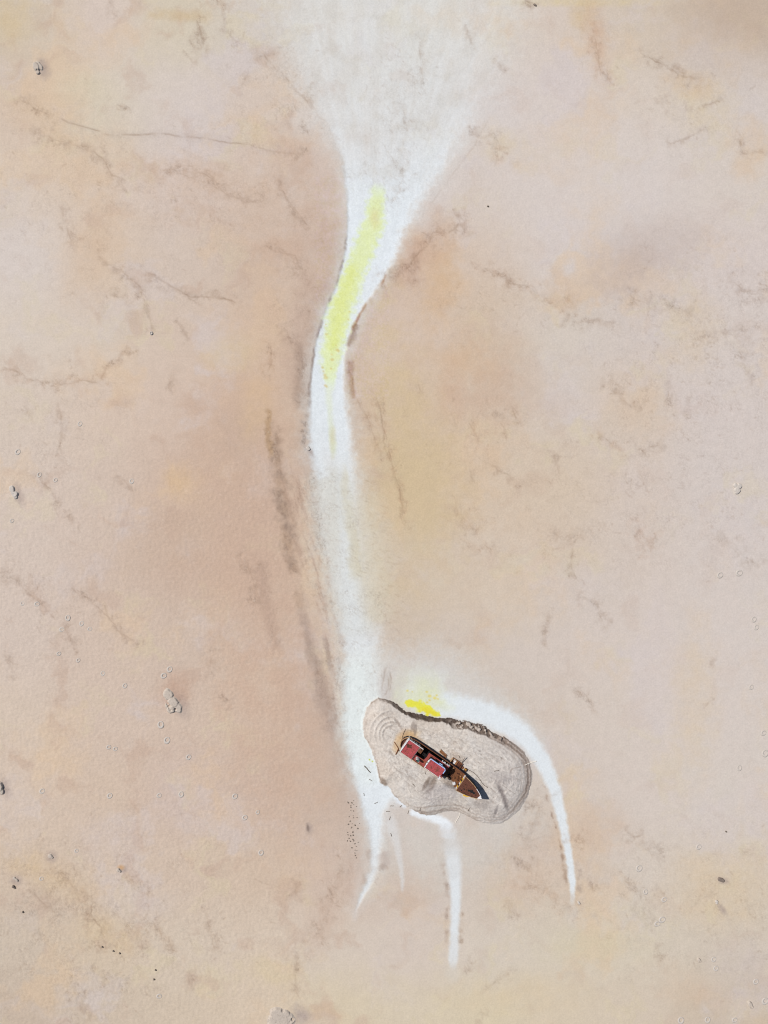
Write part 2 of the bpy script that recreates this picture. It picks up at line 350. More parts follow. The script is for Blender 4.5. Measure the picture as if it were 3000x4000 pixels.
    f.mix(full, np.clip(onf * sm(-.1, .6, wis) * .2, 0, 1), (232, 235, 238)); f.mix(full, np.clip(onf * sm(-.1, .6, -wis) * .16 + onf * .3 * sm(.0, .5, fbm(X, Y, 90, 4, 229)), 0, 1), (203, 197, 188))
    on = sm(330, 620, Y) * (1 - sm(1000, 1200, Y))
    ew = np.exp(-np.clip(X - xl, 0, None) / 46.) * Lm + np.exp(-np.clip(xr - X, 0, None) / 62.) * Rm
    f.mix(full, np.clip(ew * on * .8 * Lm * Rm * (.75 + .5 * fbm(X, Y, 50, 3, 209)), 0, 1), (232, 238, 244))
    f.C += (cc * 5 * fbm(X, Y, 14, 3, 211) + cc * 4 * fbm(X * 2.2, Y * .7, 40, 3, 213))[..., None]
    f.veinline([(1905,470),(1860,560),(1800,640),(1740,720),(1680,800),(1640,850)], .22, np.random.RandomState(9), 2.5, .01); f.veinline([(1205,395),(1270,480),(1320,570),(1345,660),(1356,760),(1358,880)], .17, np.random.RandomState(10), 5, .05)
    # crisp dark lips of the channel
    K([(1358,880,3),(1346,1000,5),(1318,1100,6),(1277,1200,4),(1242,1300,4),(1222,1400,4),(1209,1500,6),(1207,1560,8),(1216,1620,4)], 1, (148,128,118), .6, soft=.9, wob=0, wob2=8, crack=.8, gate=60)
    K([(1520,1055,4),(1494,1100,5),(1450,1160,5),(1416,1210,5),(1385,1265,6),(1366,1310,5),(1350,1360,4)], 1, (154,112,86), .75, soft=.9, wob=0, wob2=5, gate=90)
    K([(1400,1255,10),(1378,1310,12),(1356,1360,10)], 1, (140,112,98), .5, soft=.9, fray=.7, crack=.8)
    K([(1362,1400,10),(1370,1500,9),(1385,1560,7)], 1, (160,122,98), .5, soft=.9, fray=.6, crack=.8)
    K([(1290,1800,60),(1320,1950,84),(1345,2100,92),(1365,2250,92),(1390,2400,84),(1410,2520,70)], 1, (214,214,207), .66, soft=.85, wob=16, wob2=10, fray=.6)
    K([(1440,1900,40),(1455,2050,56),(1470,2200,62),(1475,2350,56),(1470,2460,40)], 1, (212,200,176), .5, soft=.95, wob=20, wob2=10, fray=.7)
    rh = np.random.RandomState(31)
    for k in range(230):
        vy = rh.uniform(1840, 2520); vx = 1240 + (vy - 1840) * .2 + rh.uniform(-20, 230)
        f.vein(vx, vy, rh.choice([.15, .5]) + rh.normal(0, .18), rh.uniform(14, 60), rh.uniform(.10, .34), rh, 2, .12, 2.0, .12)
    for k in range(150):
        vy = rh.uniform(120, 830); vx = 1530 + rh.normal(0, 60) + (420 - vy) * .1
        f.vein(vx, vy, .9 + rh.normal(0, .3), rh.uniform(12, 50), rh.uniform(.08, .3), rh, 2, .15, 2.0, .12)
    # the two salt ribbons where the channel thins
    K([(1330,1700,34),(1345,1800,30),(1352,1900,26),(1352,2000,24),(1350,2100,24),(1352,2200,28),(1362,2300,34),(1382,2420,40),(1402,2540,48)], 1, SALT, .5, soft=.95, wob=10, fray=.4)
    K([(1225,1720,22),(1240,1800,22),(1262,1880,22)], 1, SALT, .6, soft=.9, wob=10, fray=.4)
    K([(1395,2560,60),(1405,2680,64),(1395,2800,52),(1405,2920,50),(1430,3020,46),(1460,3090,40)], 1, (228,235,234), .6, soft=.9, wob=8, fray=.3)
    K([(1340,1800,10),(1360,2000,20),(1382,2150,20),(1392,2280,24)], 1, (204,190,156), .35, soft=.9, fray=.6)
    # sulphur yellow down the middle
    YEL = [(1474,705,16),(1470,740,22),(1464,790,30),(1462,860,36),(1426,950,38),(1386,1050,36),(1343,1180,40),(1331,1200,44),(1307,1300,40),(1286,1400,34),(1284,1450,26),(1284,1500,17),(1288,1545,9)]
    K([(x + 4, y, w * 1.1) for x, y, w in YEL], 1, (226,238,200), .8, soft=.5, wob=8, wob2=8, fray=.55)
    K([(x + 4, y, w * .92) for x, y, w in YEL[1:-1]], 1, (226,235,180), .85, soft=.6, wob=8, wob2=9, fray=.8)
    K([(1394,1010,20),(1352,1120,24),(1330,1200,26),(1308,1300,24),(1290,1390,16)], 1, (224,231,142), .6, soft=.9, wob=12, fray=.7)
    B(1465, 850, 18, 30, (222, 212, 158), .6)
    yb = f.box(1230, 1520, 690, 1560); bl_ = (255 - f.C[yb][..., 2]) / 130.
    f.C[yb] += (np.clip(bl_, 0, 1) * (9 * fbm(X[yb], Y[yb], 9, 3, 217) + 8 * fbm(X[yb], Y[yb], 30, 3, 219)))[..., None] * np.array([.7, .6, 2.2], np.float32)
    K([(1284,1500,18),(1290,1600,10),(1296,1690,10),(1304,1740,8)], 1, (222,228,190), .4, soft=.9, fray=.4)
    B(1298, 1715, 12, 50, (206, 198, 160), .6); B(1302, 1750, 12, 22, (214, 220, 176), .4)
    for px, py, r in [(1269,1465,7),(1273,1475,8),(1271,1505,6),(1276,1510,5),(1298,1405,6),(1296,1385,4),(1316,1367,6),(1322,1371,5),(1312,1348,3),(1365,1217,4),(1360,1248,4),(1293,1440,4),(1272,1268,3),(1275,1305,4),(1260,1435,5),(1264,1450,4)]:
        B(px, py, r, r * .8, (212, 184, 110), .5, soft=.7)

    # ---- white fans round the island and their outflows
    K([(1590,2650,110),(1690,2660,130),(1790,2710,110),(1900,2760,80),(2000,2825,62),(2070,2895,52)], 1, (212,208,204), .85, soft=.85, wob=24, wob2=8, fray=.5, rnd=True)
    K([(1540,2715,30),(1600,2720,46),(1690,2745,56),(1800,2765,48),(1900,2790,48),(1990,2830,44),(2060,2888,36),(2114,2960,30),(2147,3030,26),(2168,3090,24),(2192,3180,20),(2209,3260,16),(2221,3340,14),(2231,3410,14),(2239,3455,14),(2237,3510,9),(2233,3560,5)], 1, SALT, .95, soft=.45, wob=5, wob2=5, fray=.22)
    K([(1590,2670,50),(1670,2670,60),(1750,2690,50)], 1, (220,222,222), .6, soft=.95, wob=24, wob2=8, fray=.6)
    B(1640, 2690, 90, 60, (224, 234, 206), .75); B(1660, 2740, 90, 40, (226, 238, 190), .6)
    K([(2122,3050,3),(2138,3120,4),(2158,3190,4),(2180,3260,4),(2194,3320,4),(2206,3400,5),(2215,3470,5)], 1, (140,114,98), .6, soft=.9, wob=0, wob2=8, crack=.8, gate=40)
    K([(2194,3330,8),(2202,3400,12),(2210,3460,8)], 1, (160,130,108), .35, soft=.95, fray=.7, crack=1, gate=30)
    K([(2258,3390,6),(2270,3440,10),(2266,3490,9)], 1, (150,132,122), .4, soft=.95, fray=.8, crack=1.1, gate=30)
    K([(2262,3530,7),(2266,3560,8),(2240,3580,6),(2232,3610,4)], 1, (160,140,128), .35, soft=.95, fray=.9, crack=1.1, gate=24)
    K([(1590,3166,9),(1640,3182,13),(1690,3194,17),(1735,3212,17),(1768,3238,16)], 1, (236,241,247), .95, soft=.7, wob=5, wob2=6, fray=.4)
    K([(1730,3215,18),(1748,3250,26),(1745,3275,22)], 1, (224,226,230), .75, soft=.9, wob=8, fray=.6)
    K([(1766,3290,32),(1774,3400,27),(1780,3500,20),(1778,3600,16),(1773,3700,19),(1771,3745,17),(1768,3800,10)], 1, (222,225,228), .9, soft=.5, wob=3, wob2=4, fray=.15)
    K([(1756,3250,22),(1764,3290,30),(1770,3340,30)], 1, (216,218,220), .6, soft=.9, wob=4, wob2=5, fray=.2)
    K([(1776,3420,20),(1780,3520,15),(1779,3600,11),(1776,3660,10)], 1, SALT, .55, soft=.9, wob=4)
    K([(1728,3330,8),(1738,3420,9),(1748,3500,9),(1750,3600,9),(1742,3700,9)], 1, (170,146,132), .4, soft=.95, wob=6, wob2=6, fray=.7, crack=.9, gate=40)
    K([(1808,3560,7),(1803,3620,8),(1801,3700,8)], 1, (162,138,120), .45, soft=.95, wob=6, wob2=6, fray=.7, crack=.9, gate=30)
    K([(1516,3180,18),(1534,3240,20),(1552,3300,14),(1564,3370,9),(1571,3430,8),(1572,3500,5)], 1, (220,220,221), .6, soft=.75, wob=3, wob2=4, fray=.25)
    K([(1450,3440,6),(1470,3425,9),(1490,3400,12),(1510,3370,14)], 1, (156,136,126), .45, soft=.95, fray=.8, crack=1, gate=34)
    K([(1495,3330,20),(1515,3380,18)], 1, (184,168,160), .5, soft=.9)
    K([(1540,3080,14),(1560,3130,10),(1590,3155,8)], 1, (230,236,244), .85, soft=.8, wob=6, fray=.5)

    B(1768, 3790, 26, 40, (214, 206, 196), .5); B(2236, 3575, 16, 34, (212, 202, 192), .5); B(1386, 3575, 12, 22, (212, 204, 198), .5)
    K([(1440,3300,9),(1436,3400,10),(1412,3470,8),(1390,3540,6)], 1, (168,146,132), .35, soft=.95, wob=5, wob2=5, fray=.6, gate=60)
    # bright yellow algae mat and its orange crumbs
    K([(1586,2742,7),(1606,2750,15),(1635,2758,17),(1660,2770,15),(1690,2783,12),(1712,2789,8)], 1, (230,226,70), .92, soft=.4, wob=9, wob2=12, fray=.8, rnd=True)
    K([(1640,2768,8),(1672,2780,9),(1706,2790,7)], 1, (228,206,52), .45, soft=.9, wob2=10, fray=.8)
    for px, py, r in [(1679,2719,6),(1698,2727,6),(1711,2730,4),(1706,2716,4),(1678,2735,4),(1669,2744,4),(1592,2698,5),(1611,2702,3),(1667,2703,4)]:
        B(px, py, r, r * .8, (224, 206, 112), .75, soft=.7)
    for px, py, r in [(1443.5,2968,3.6),(1455,2975,3.4)]: B(px, py, r, r, (204, 214, 90), .95, soft=.4, fray=.2)

    # ---- crack trains and stain lines over the flat
    cl = lambda *p, **k: crackline(f, p, **k)
    cl((230,462),(300,490),(400,520),w=4,a=.55,crack=.3,wob=6,halo=2); cl((400,520),(470,527),(550,528),(640,524),(720,532),(800,542),(900,555),(960,562),w=5,a=.55,rgb=(150,134,126),crack=.3,wob=4,halo=3.2)
    cl((960,562),(1060,590),(1180,600),w=4,a=.25); cl((80,390),(150,430),(200,450),w=6,a=.35); cl((120,510),(220,560),(340,575),(400,620),(440,680),(500,720),w=8,a=.4)
    cl((620,680),(720,660),(800,685),(860,720),w=9,a=.4,rgb=(160,124,98)); cl((840,710),(880,760),(970,790),(1040,780),w=6,a=.35); cl((1090,690),(1100,740),(1150,830),(1200,880),w=6,a=.4)
    cl((1040,950),(1060,975),(1110,985),(1150,1000),(1180,1060),w=7,a=.4,rgb=(150,124,108)); cl((260,880),(275,920),(290,960),w=5,a=.45); cl((240,800),(260,880),w=5,a=.25)
    cl((400,1010),(460,1060),(540,1110),(550,1140),w=7,a=.45); cl((570,1060),(640,1100),(680,1130),(760,1160),(810,1160),(880,1165),(930,1190),w=7,a=.5); cl((430,1150),(500,1170),w=6,a=.35)
    cl((560,1150),(580,1230),(600,1310),w=4,a=.3); cl((690,1250),(740,1330),w=4,a=.25); cl((0,1430),(60,1450),(120,1480),(170,1495),(240,1500),(300,1490),(390,1490),w=7,a=.4,rgb=(166,126,100))
    cl((390,1490),(420,1440),(450,1400),(510,1370),w=6,a=.3,rgb=(166,130,106)); cl((220,1560),(235,1620),(240,1680),(230,1770),w=5,a=.35); cl((100,1590),(130,1640),w=4,a=.35); cl((150,1850),(190,1910),(225,1960),w=6,a=.35)
    cl((450,1860),(490,1880),(530,1930),w=5,a=.3); cl((1110,1300),(1150,1340),w=7,a=.5); cl((1050,1340),(1060,1420),(1045,1460),w=6,a=.3,rgb=(176,132,96)); cl((670,1450),(660,1520),w=4,a=.3)
    cl((0,2240),(80,2270),(110,2320),(150,2350),(215,2420),w=8,a=.3); cl((280,2290),(360,2350),(420,2410),(460,2460),(500,2490),(540,2510),w=7,a=.45,rgb=(160,138,124)); cl((255,2450),(275,2490),(290,2530),w=8,a=.4)
    cl((820,2570),(845,2620),w=7,a=.45); cl((860,2700),(890,2760),w=7,a=.25); cl((30,2570),(60,2640),w=5,a=.25); cl((270,2010),(290,2060),w=5,a=.35); cl((960,2180),(990,2280),(1010,2360),w=9,a=.3)
    cl((1080,1690),(1085,1760),(1100,1830),w=5,a=.45); cl((770,180),(790,160),(800,120),w=7,a=.4); cl((770,80),(785,130),(795,180),(800,200),w=6,a=.45); cl((740,215),(755,255),w=5,a=.4)
    cl((870,30),(880,110),(920,160),w=5,a=.3); cl((1030,205),(1060,245),(1090,275),w=8,a=.35,rgb=(156,140,130)); cl((1090,275),(1130,320),(1160,360),(1205,395),(1210,420),w=4,a=.4); cl((1190,480),(1205,530),w=4,a=.4)
    cl((955,290),(960,325),w=4,a=.4); cl((450,410),(500,425),w=4,a=.3); cl((430,0),(445,40),w=5,a=.5); cl((800,0),(900,20),w=8,a=.2,rgb=RUST)
    cl((1640,180),(1650,300),(1655,340),w=5,a=.3); cl((1820,100),(1850,180),w=5,a=.3); cl((1950,245),(1965,280),w=6,a=.35); cl((1560,420),(1580,470),(1600,500),w=7,a=.35,rgb=(150,146,140)); cl((1830,520),(1880,540),(1930,530),(1960,570),w=5,a=.35); cl((1940,560),(1945,640),w=9,a=.3,rgb=(196,152,128))
    cl((1540,620),(1580,690),(1545,760),w=9,a=.15,rgb=(150,146,140)); cl((2310,100),(2330,200),(2345,280),(2395,310),w=8,a=.4,rgb=(188,138,106)); cl((2500,210),(2560,240),(2620,265),(2660,295),(2720,310),w=7,a=.5); cl((2640,260),(2680,290),w=6,a=.6,rgb=(120,92,70))
    cl((2740,415),(2790,400),(2830,385),w=4,a=.45); cl((2690,420),(2710,440),w=4,a=.4); cl((2620,560),(2680,545),(2760,500),w=4,a=.3); cl((2890,540),(2900,590),w=5,a=.5); cl((2920,600),(2990,590),w=5,a=.4); cl((2580,380),(2600,430),w=9,a=.12)
    cl((2060,0),(2090,25),w=5,a=.55); cl((1500,1090),(1560,1080),(1610,1040),(1650,960),(1700,915),(1760,895),(1810,880),w=12,a=.5,rgb=(150,112,92)); cl((1605,1075),(1620,1020),w=10,a=.5,rgb=(124,92,78)); cl((1790,840),(1805,880),w=5,a=.5)
    cl((1870,1040),(1940,1070),(2000,1115),(2080,1120),(2100,1150),w=8,a=.45,rgb=(160,120,92)); cl((1980,1090),(2015,1115),w=5,a=.7); cl((2160,1180),(2230,1195),w=10,a=.25,rgb=(180,136,106)); cl((2210,1260),(2330,1250),(2400,1270),w=7,a=.25)
    cl((2460,1160),(2560,1190),(2640,1200),(2700,1220),w=9,a=.22,rgb=(130,120,116)); cl((2860,1090),(2900,1140),(2980,1150),w=13,a=.4,rgb=(150,136,132)); cl((2720,1320),(2800,1310),(2850,1290),(2960,1290),w=11,a=.3,rgb=(150,140,136)); cl((2880,1390),(2940,1430),(2930,1500),w=9,a=.22,rgb=(140,132,128))
    cl((2690,1560),(2680,1620),w=7,a=.35,rgb=(140,126,118)); cl((2610,1510),(2610,1570),w=7,a=.3,rgb=(140,126,118)); cl((2520,1750),(2600,1740),w=7,a=.3,rgb=(140,126,118)); cl((2000,1590),(2030,1640),w=5,a=.5); cl((1940,1620),(1990,1700),w=5,a=.2)
    cl((1630,1500),(1640,1530),w=4,a=.45); cl((1830,1640),(1845,1680),(1880,1730),w=8,a=.25,rgb=(180,130,104)); cl((1960,1690),(1975,1710),w=4,a=.5); cl((2160,1780),(2185,1850),w=5,a=.45); cl((1840,1850),(1850,1890),w=5,a=.35); cl((1900,1810),(1980,1850),(2030,1900),w=5,a=.25)
    cl((2330,1690),(2400,1740),(2440,1770),w=7,a=.25,rgb=(180,138,110)); cl((2370,1500),(2420,1540),(2480,1600),w=8,a=.22); cl((1475,1560),(1490,1640),(1510,1740),(1535,1830),(1560,1920),(1575,2010),(1590,2060),w=6,a=.5,rgb=(176,124,90),wob=8); cl((1390,1550),(1430,1620),(1460,1700),(1490,1790),w=4,a=.3,wob=8,rgb=(166,124,96))
    cl((1790,2000),(1850,2060),(1880,2120),w=15,a=.22,rgb=(176,140,116)); cl((2490,2060),(2520,2150),(2560,2080),w=11,a=.3,rgb=(182,134,110)); cl((2240,2120),(2230,2220),(2250,2270),w=6,a=.35); cl((2130,2070),(2200,2110),(2250,2090),(2320,2070),w=7,a=.25); cl((2270,2330),(2330,2360),(2370,2430),w=6,a=.3)
    cl((2140,2400),(2120,2520),w=5,a=.2); cl((2780,2590),(2790,2570),w=4,a=.45); cl((2750,2760),(2780,2730),w=4,a=.3); cl((1770,2510),(1800,2530),w=8,a=.3,rgb=(176,136,110)); cl((2260,2700),(2330,2780),w=6,a=.12); cl((2820,2100),(2900,2170),(2950,2210),w=10,a=.2,rgb=(150,142,138))
    cl((2440,3250),(2480,3270),(2510,3265),w=6,a=.45); cl((2530,3310),(2590,3340),w=12,a=.3,rgb=(150,142,138)); cl((2430,3440),(2480,3480),(2520,3500),w=11,a=.25,rgb=(160,146,134)); cl((2050,3450),(2150,3490),(2220,3550),w=12,a=.3,rgb=(186,144,112)); cl((2230,3270),(2290,3295),w=9,a=.35,rgb=(170,130,104)); cl((2310,3450),(2320,3490),w=6,a=.4)
    cl((1990,3350),(2080,3380),w=7,a=.2); cl((1980,3540),(2010,3590),w=6,a=.3); cl((2500,3560),(2560,3610),w=8,a=.2,rgb=(150,142,138)); cl((2560,3690),(2580,3750),w=6,a=.25); cl((1880,3880),(1950,3830),(2000,3790),w=4,a=.3); cl((1890,3960),(1880,3990),w=4,a=.3); cl((1825,3750),(1840,3800),w=4,a=.35)
    cl((2060,3150),(2110,3140),(2130,3130),w=11,a=.35,rgb=(140,126,118)); cl((2080,3230),(2060,3280),w=10,a=.25); cl((1340,3360),(1300,3500),(1240,3650),(1200,3680),w=12,a=.2,rgb=(170,142,124)); cl((1170,3720),(1150,3850),(1170,3900),w=6,a=.3); cl((1150,3440),(1160,3500),w=5,a=.25)
    cl((200,3390),(260,3430),(300,3470),(340,3510),(360,3560),(350,3590),w=12,a=.35,rgb=(166,140,118)); cl((340,3560),(390,3630),(420,3680),w=11,a=.35,rgb=(168,140,120)); cl((560,3590),(620,3620),(640,3670),(690,3730),w=10,a=.35,rgb=(172,140,112)); cl((520,3630),(560,3700),w=9,a=.2); cl((540,3450),(590,3480),w=9,a=.35,rgb=(180,146,120))
    cl((800,3560),(830,3640),(840,3720),w=6,a=.25); cl((120,3480),(180,3540),(230,3560),w=9,a=.25); cl((380,3800),(430,3850),w=8,a=.25); cl((300,3870),(350,3980),w=9,a=.22); cl((740,3800),(750,3860),w=6,a=.2)
    # hairy ripples across the pale flow
    for x0, y0, x1, y1, c in [(1180,1850,1330,1980,.7),(1240,1950,1330,2010,.8),(1380,2320,1500,2430,.8),(1290,2030,1420,2060,.6),(1450,2540,1500,2680,.6),(1500,60,1700,900,.28),(1290,640,1560,760,.3)]:
        f.blob((x0 + x1) / 2, (y0 + y1) / 2, (x1 - x0) * .6, (y1 - y0) * .6, (0, 0, 0), 0, crack=c, fray=.3)
    for pts in ([(1492,2734),(1506,2712),(1517,2692),(1520,2665),(1517,2640)], [(1494,2732),(1490,2700),(1496,2660),(1506,2625),(1520,2590)], [(1514,2716),(1524,2690),(1528,2650),(1522,2620)]):
        f.veinline(pts, .55, np.random.RandomState(3), spread=3, twigs=.05)
    B(1505, 2690, 26, 60, (188, 178, 176), .5)

    # speckled, cracked regions
    for x, y, rx, ry, c in [(2750,1400,420,420,.46),(2650,1850,420,350,.4),(2300,2000,380,300,.3),(300,3600,420,350,.62),(620,3560,300,300,.42),(300,750,330,330,.36),(800,800,430,260,.36),
                            (450,1080,400,160,.3),(230,1640,250,220,.38),(180,2350,220,250,.32),(1080,380,190,300,.45),(2850,3550,260,300,.4),(2560,3560,250,260,.3),(2100,3420,220,200,.3),(1900,1200,300,160,.28),
                            (2700,420,280,250,.24),(1900,1700,330,250,.26),(1160,1200,120,320,.4),(1250,2150,80,300,.42),(900,3600,260,200,.24),(2350,150,160,160,.2)]:
        f.blob(x, y, rx, ry, (0, 0, 0), 0, crack=c, fray=.6)

    # cracks themselves: thin recessed hair lines, thrown up by the density field
    wx2 = X + 10 * f.wx; wy2 = Y + 10 * f.wy
    r1 = np.abs(fbm(wx2 * 1.5, wy2 * .8, 30, 3, 301)); r2 = np.abs(fbm(wx2, wy2, 17, 2, 331)); patch = sm(-.18, .3, fbm(X, Y, 64, 3, 341))
    line = np.maximum(1 - sm(0, .075, r1), .8 * (1 - sm(0, .09, r2)))
    speck = sm(.42, .62, fbm(X, Y, 11, 2, 361)) * .8
    D = np.clip(f.D + .05, 0, 1.6)
    cr = np.clip(np.maximum(line, speck) * (D * (.22 + .78 * patch)), 0, 1)
    f.mix(full, cr * .26, (118, 98, 86))
    # loose hair cracks, seeded where the mud is drawn
    rs = np.random.RandomState(17)
    Dn = np.clip(f.D - .1, 0, 1) * (.15 + .85 * patch) * (1 - .8 * cc)
    dx = np.gradient(f.xs); dy = np.gradient(f.ys)
    pr = np.cumsum((Dn * (dx[None] < 10) * (dy[:, None] < 10) * dx[None] * dy[:, None]).ravel())
    nv = int(min(pr[-1] / 300., 14000))
    for k in np.searchsorted(pr, rs.rand(nv) * pr[-1]):
        jj, ii = divmod(int(k), len(f.xs))
        f.vein(f.xs[ii], f.ys[jj], rs.uniform(0, 6.3), rs.gamma(2., 9.) + 5, rs.uniform(.15, .6) * (.55 + .45 * min(f.D[jj, ii], 1.2)), rs, 1, .5)
    f.mix(full, np.clip(f.V, 0, 1) * .5, (120, 92, 72))
    f.H -= f.V * .05
    f.D = np.clip((f.D + .04) * (.3 + .7 * patch), 0, 1.3) * (1 - .75 * cc)
    lite = sm(.3, .6, fbm(X, Y, 13, 2, 377)) * patch * np.clip(D, 0, 1)
    f.mix(full, lite * .25, (226, 218, 210))
    f.H -= cr * .07
    f.H += .05 * fbm(X, Y, 120, 3, 401) + np.clip(D, 0, 1) * .06 * fbm(X, Y, 24, 3, 411)
    # pebbled mud skin on the western flat
    peb = (1 - sm(1050, 1350, X)) * sm(1500, 2000, Y) * .9 + .25
    peb = peb * (1 - .8 * np.clip(cc, 0, 1))
    f.H += peb * .05 * fbm(X, Y, 13, 2, 421) + .02 * fbm(X, Y, 9, 2, 431)
    f.mix(full, np.clip(peb * sm(.25, .7, fbm(X, Y, 15, 2, 421)), 0, 1) * .14, (230, 216, 202))
    # grey patches on the east side of the mounds
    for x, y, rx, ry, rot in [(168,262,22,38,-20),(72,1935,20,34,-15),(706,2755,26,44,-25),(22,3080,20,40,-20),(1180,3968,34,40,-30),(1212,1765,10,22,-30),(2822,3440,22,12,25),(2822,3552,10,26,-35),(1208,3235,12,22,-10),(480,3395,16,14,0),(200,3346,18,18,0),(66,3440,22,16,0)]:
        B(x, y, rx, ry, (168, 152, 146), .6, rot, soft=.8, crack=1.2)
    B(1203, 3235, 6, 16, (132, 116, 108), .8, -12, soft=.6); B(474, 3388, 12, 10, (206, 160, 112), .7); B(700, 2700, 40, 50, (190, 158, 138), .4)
    return f

# ---------------------------------------------------------------- mesh helpers
def srgb2alb(C):
    c = np.clip(C, 0, 255) / 255.0
    lin = np.where(c <= .04045, c / 12.92, ((c + .055) / 1.055) ** 2.4)
    return lin / GAIN

def tag(o, label=None, cat=None, group=None, kind=None):
    if label: o["label"] = label
    if cat: o["category"] = cat
    if group: o["group"] = group
    if kind: o["kind"] = kind
    return o

def nodes_of(m):
    m.use_nodes = True
    nt = m.node_tree
    return nt, nt.nodes, nt.links, nt.nodes["Principled BSDF"]

def sediment_material(name, grain=.10, bump=.35, fine=2.2, crackmix=.75):
    m = bpy.data.materials.new(name)
    nt, N, L, b = nodes_of(m)
    at = N.new("ShaderNodeAttribute"); at.attribute_name = "sediment"
    tc = N.new("ShaderNodeTexCoord")
    n1 = N.new("ShaderNodeTexNoise"); n1.inputs["Scale"].default_value = fine; n1.inputs["Detail"].default_value = 5; n1.inputs["Roughness"].default_value = .7
    n2 = N.new("ShaderNodeTexNoise"); n2.inputs["Scale"].default_value = .55; n2.inputs["Detail"].default_value = 4
    L.new(tc.outputs["Object"], n1.inputs["Vector"]); L.new(tc.outputs["Object"], n2.inputs["Vector"])
    mr = N.new("ShaderNodeMapRange"); mr.inputs["From Min"].default_value = .25; mr.inputs["From Max"].default_value = .75
    mr.inputs["To Min"].default_value = 1 - grain; mr.inputs["To Max"].default_value = 1 + grain
    L.new(n1.outputs["Fac"], mr.inputs["Value"])
    mr2 = N.new("ShaderNodeMapRange"); mr2.inputs["From Min"].default_value = .3; mr2.inputs["From Max"].default_value = .7
    mr2.inputs["To Min"].default_value = .975; mr2.inputs["To Max"].default_value = 1.025
    L.new(n2.outputs["Fac"], mr2.inputs["Value"])
    mu = N.new("ShaderNodeMath"); mu.operation = 'MULTIPLY'
    L.new(mr.outputs[0], mu.inputs[0]); L.new(mr2.outputs[0], mu.inputs[1])
    vm = N.new("ShaderNodeVectorMath"); vm.operation = 'SCALE'
    L.new(at.outputs["Color"], vm.inputs[0]); L.new(mu.outputs[0], vm.inputs["Scale"])
    # hair cracks, as dense as the sheet's "cracking" says
    ck = N.new("ShaderNodeAttribute"); ck.attribute_name = "cracking"
    def node(op, a, c, d=None):
        x = N.new("ShaderNodeMath"); x.operation = op
        for k, q in enumerate((a, c, d)):
            if q is None: continue
            if isinstance(q, (int, float)): x.inputs[k].default_value = q
            else: L.new(q, x.inputs[k])
        return x.outputs[0]
    tot = None
    for sc, dist, th, wt in ((.62, 1.6, .030, 1.0), (1.25, 1.2, .042, .8)):
        nz = N.new("ShaderNodeTexNoise"); nz.inputs["Scale"].default_value = sc; nz.inputs["Detail"].default_value = 3.5
        nz.inputs["Distortion"].default_value = dist
        L.new(tc.outputs["Object"], nz.inputs["Vector"])
        ab = node('ABSOLUTE', node('SUBTRACT', nz.outputs["Fac"], .5), 0)
        ln = node('MULTIPLY', node('MAXIMUM', node('SUBTRACT', 1.0, node('DIVIDE', ab, th)), 0.0), wt)
        tot = ln if tot is None else node('MAXIMUM', tot, ln)
    gt = N.new("ShaderNodeTexNoise"); gt.inputs["Scale"].default_value = .9; gt.inputs["Detail"].default_value = 2
    L.new(tc.outputs["Object"], gt.inputs["Vector"])
    gate = N.new("ShaderNodeMapRange"); gate.inputs["From Min"].default_value = .45; gate.inputs["From Max"].default_value = .62
    L.new(gt.outputs["Fac"], gate.inputs["Value"])
    crk = node('MULTIPLY', node('MULTIPLY', tot, gate.outputs[0]), ck.outputs["Fac"])
    fac = node('MINIMUM', node('MULTIPLY', crk, crackmix), .8)
    mx = N.new("ShaderNodeMix"); mx.data_type = 'RGBA'
    L.new(fac, mx.inputs["Factor"]); L.new(vm.outputs[0], mx.inputs["A"]); mx.inputs["B"].default_value = (.13, .095, .072, 1)
    L.new(mx.outputs["Result"], b.inputs["Base Color"])
    bp = N.new("ShaderNodeBump"); bp.inputs["Strength"].default_value = bump; bp.inputs["Distance"].default_value = .05
    L.new(n1.outputs["Fac"], bp.inputs["Height"]); L.new(bp.outputs[0], b.inputs["Normal"])
    b.inputs["Roughness"].default_value = .95
    b.inputs["Specular IOR Level"].default_value = .2
    return m

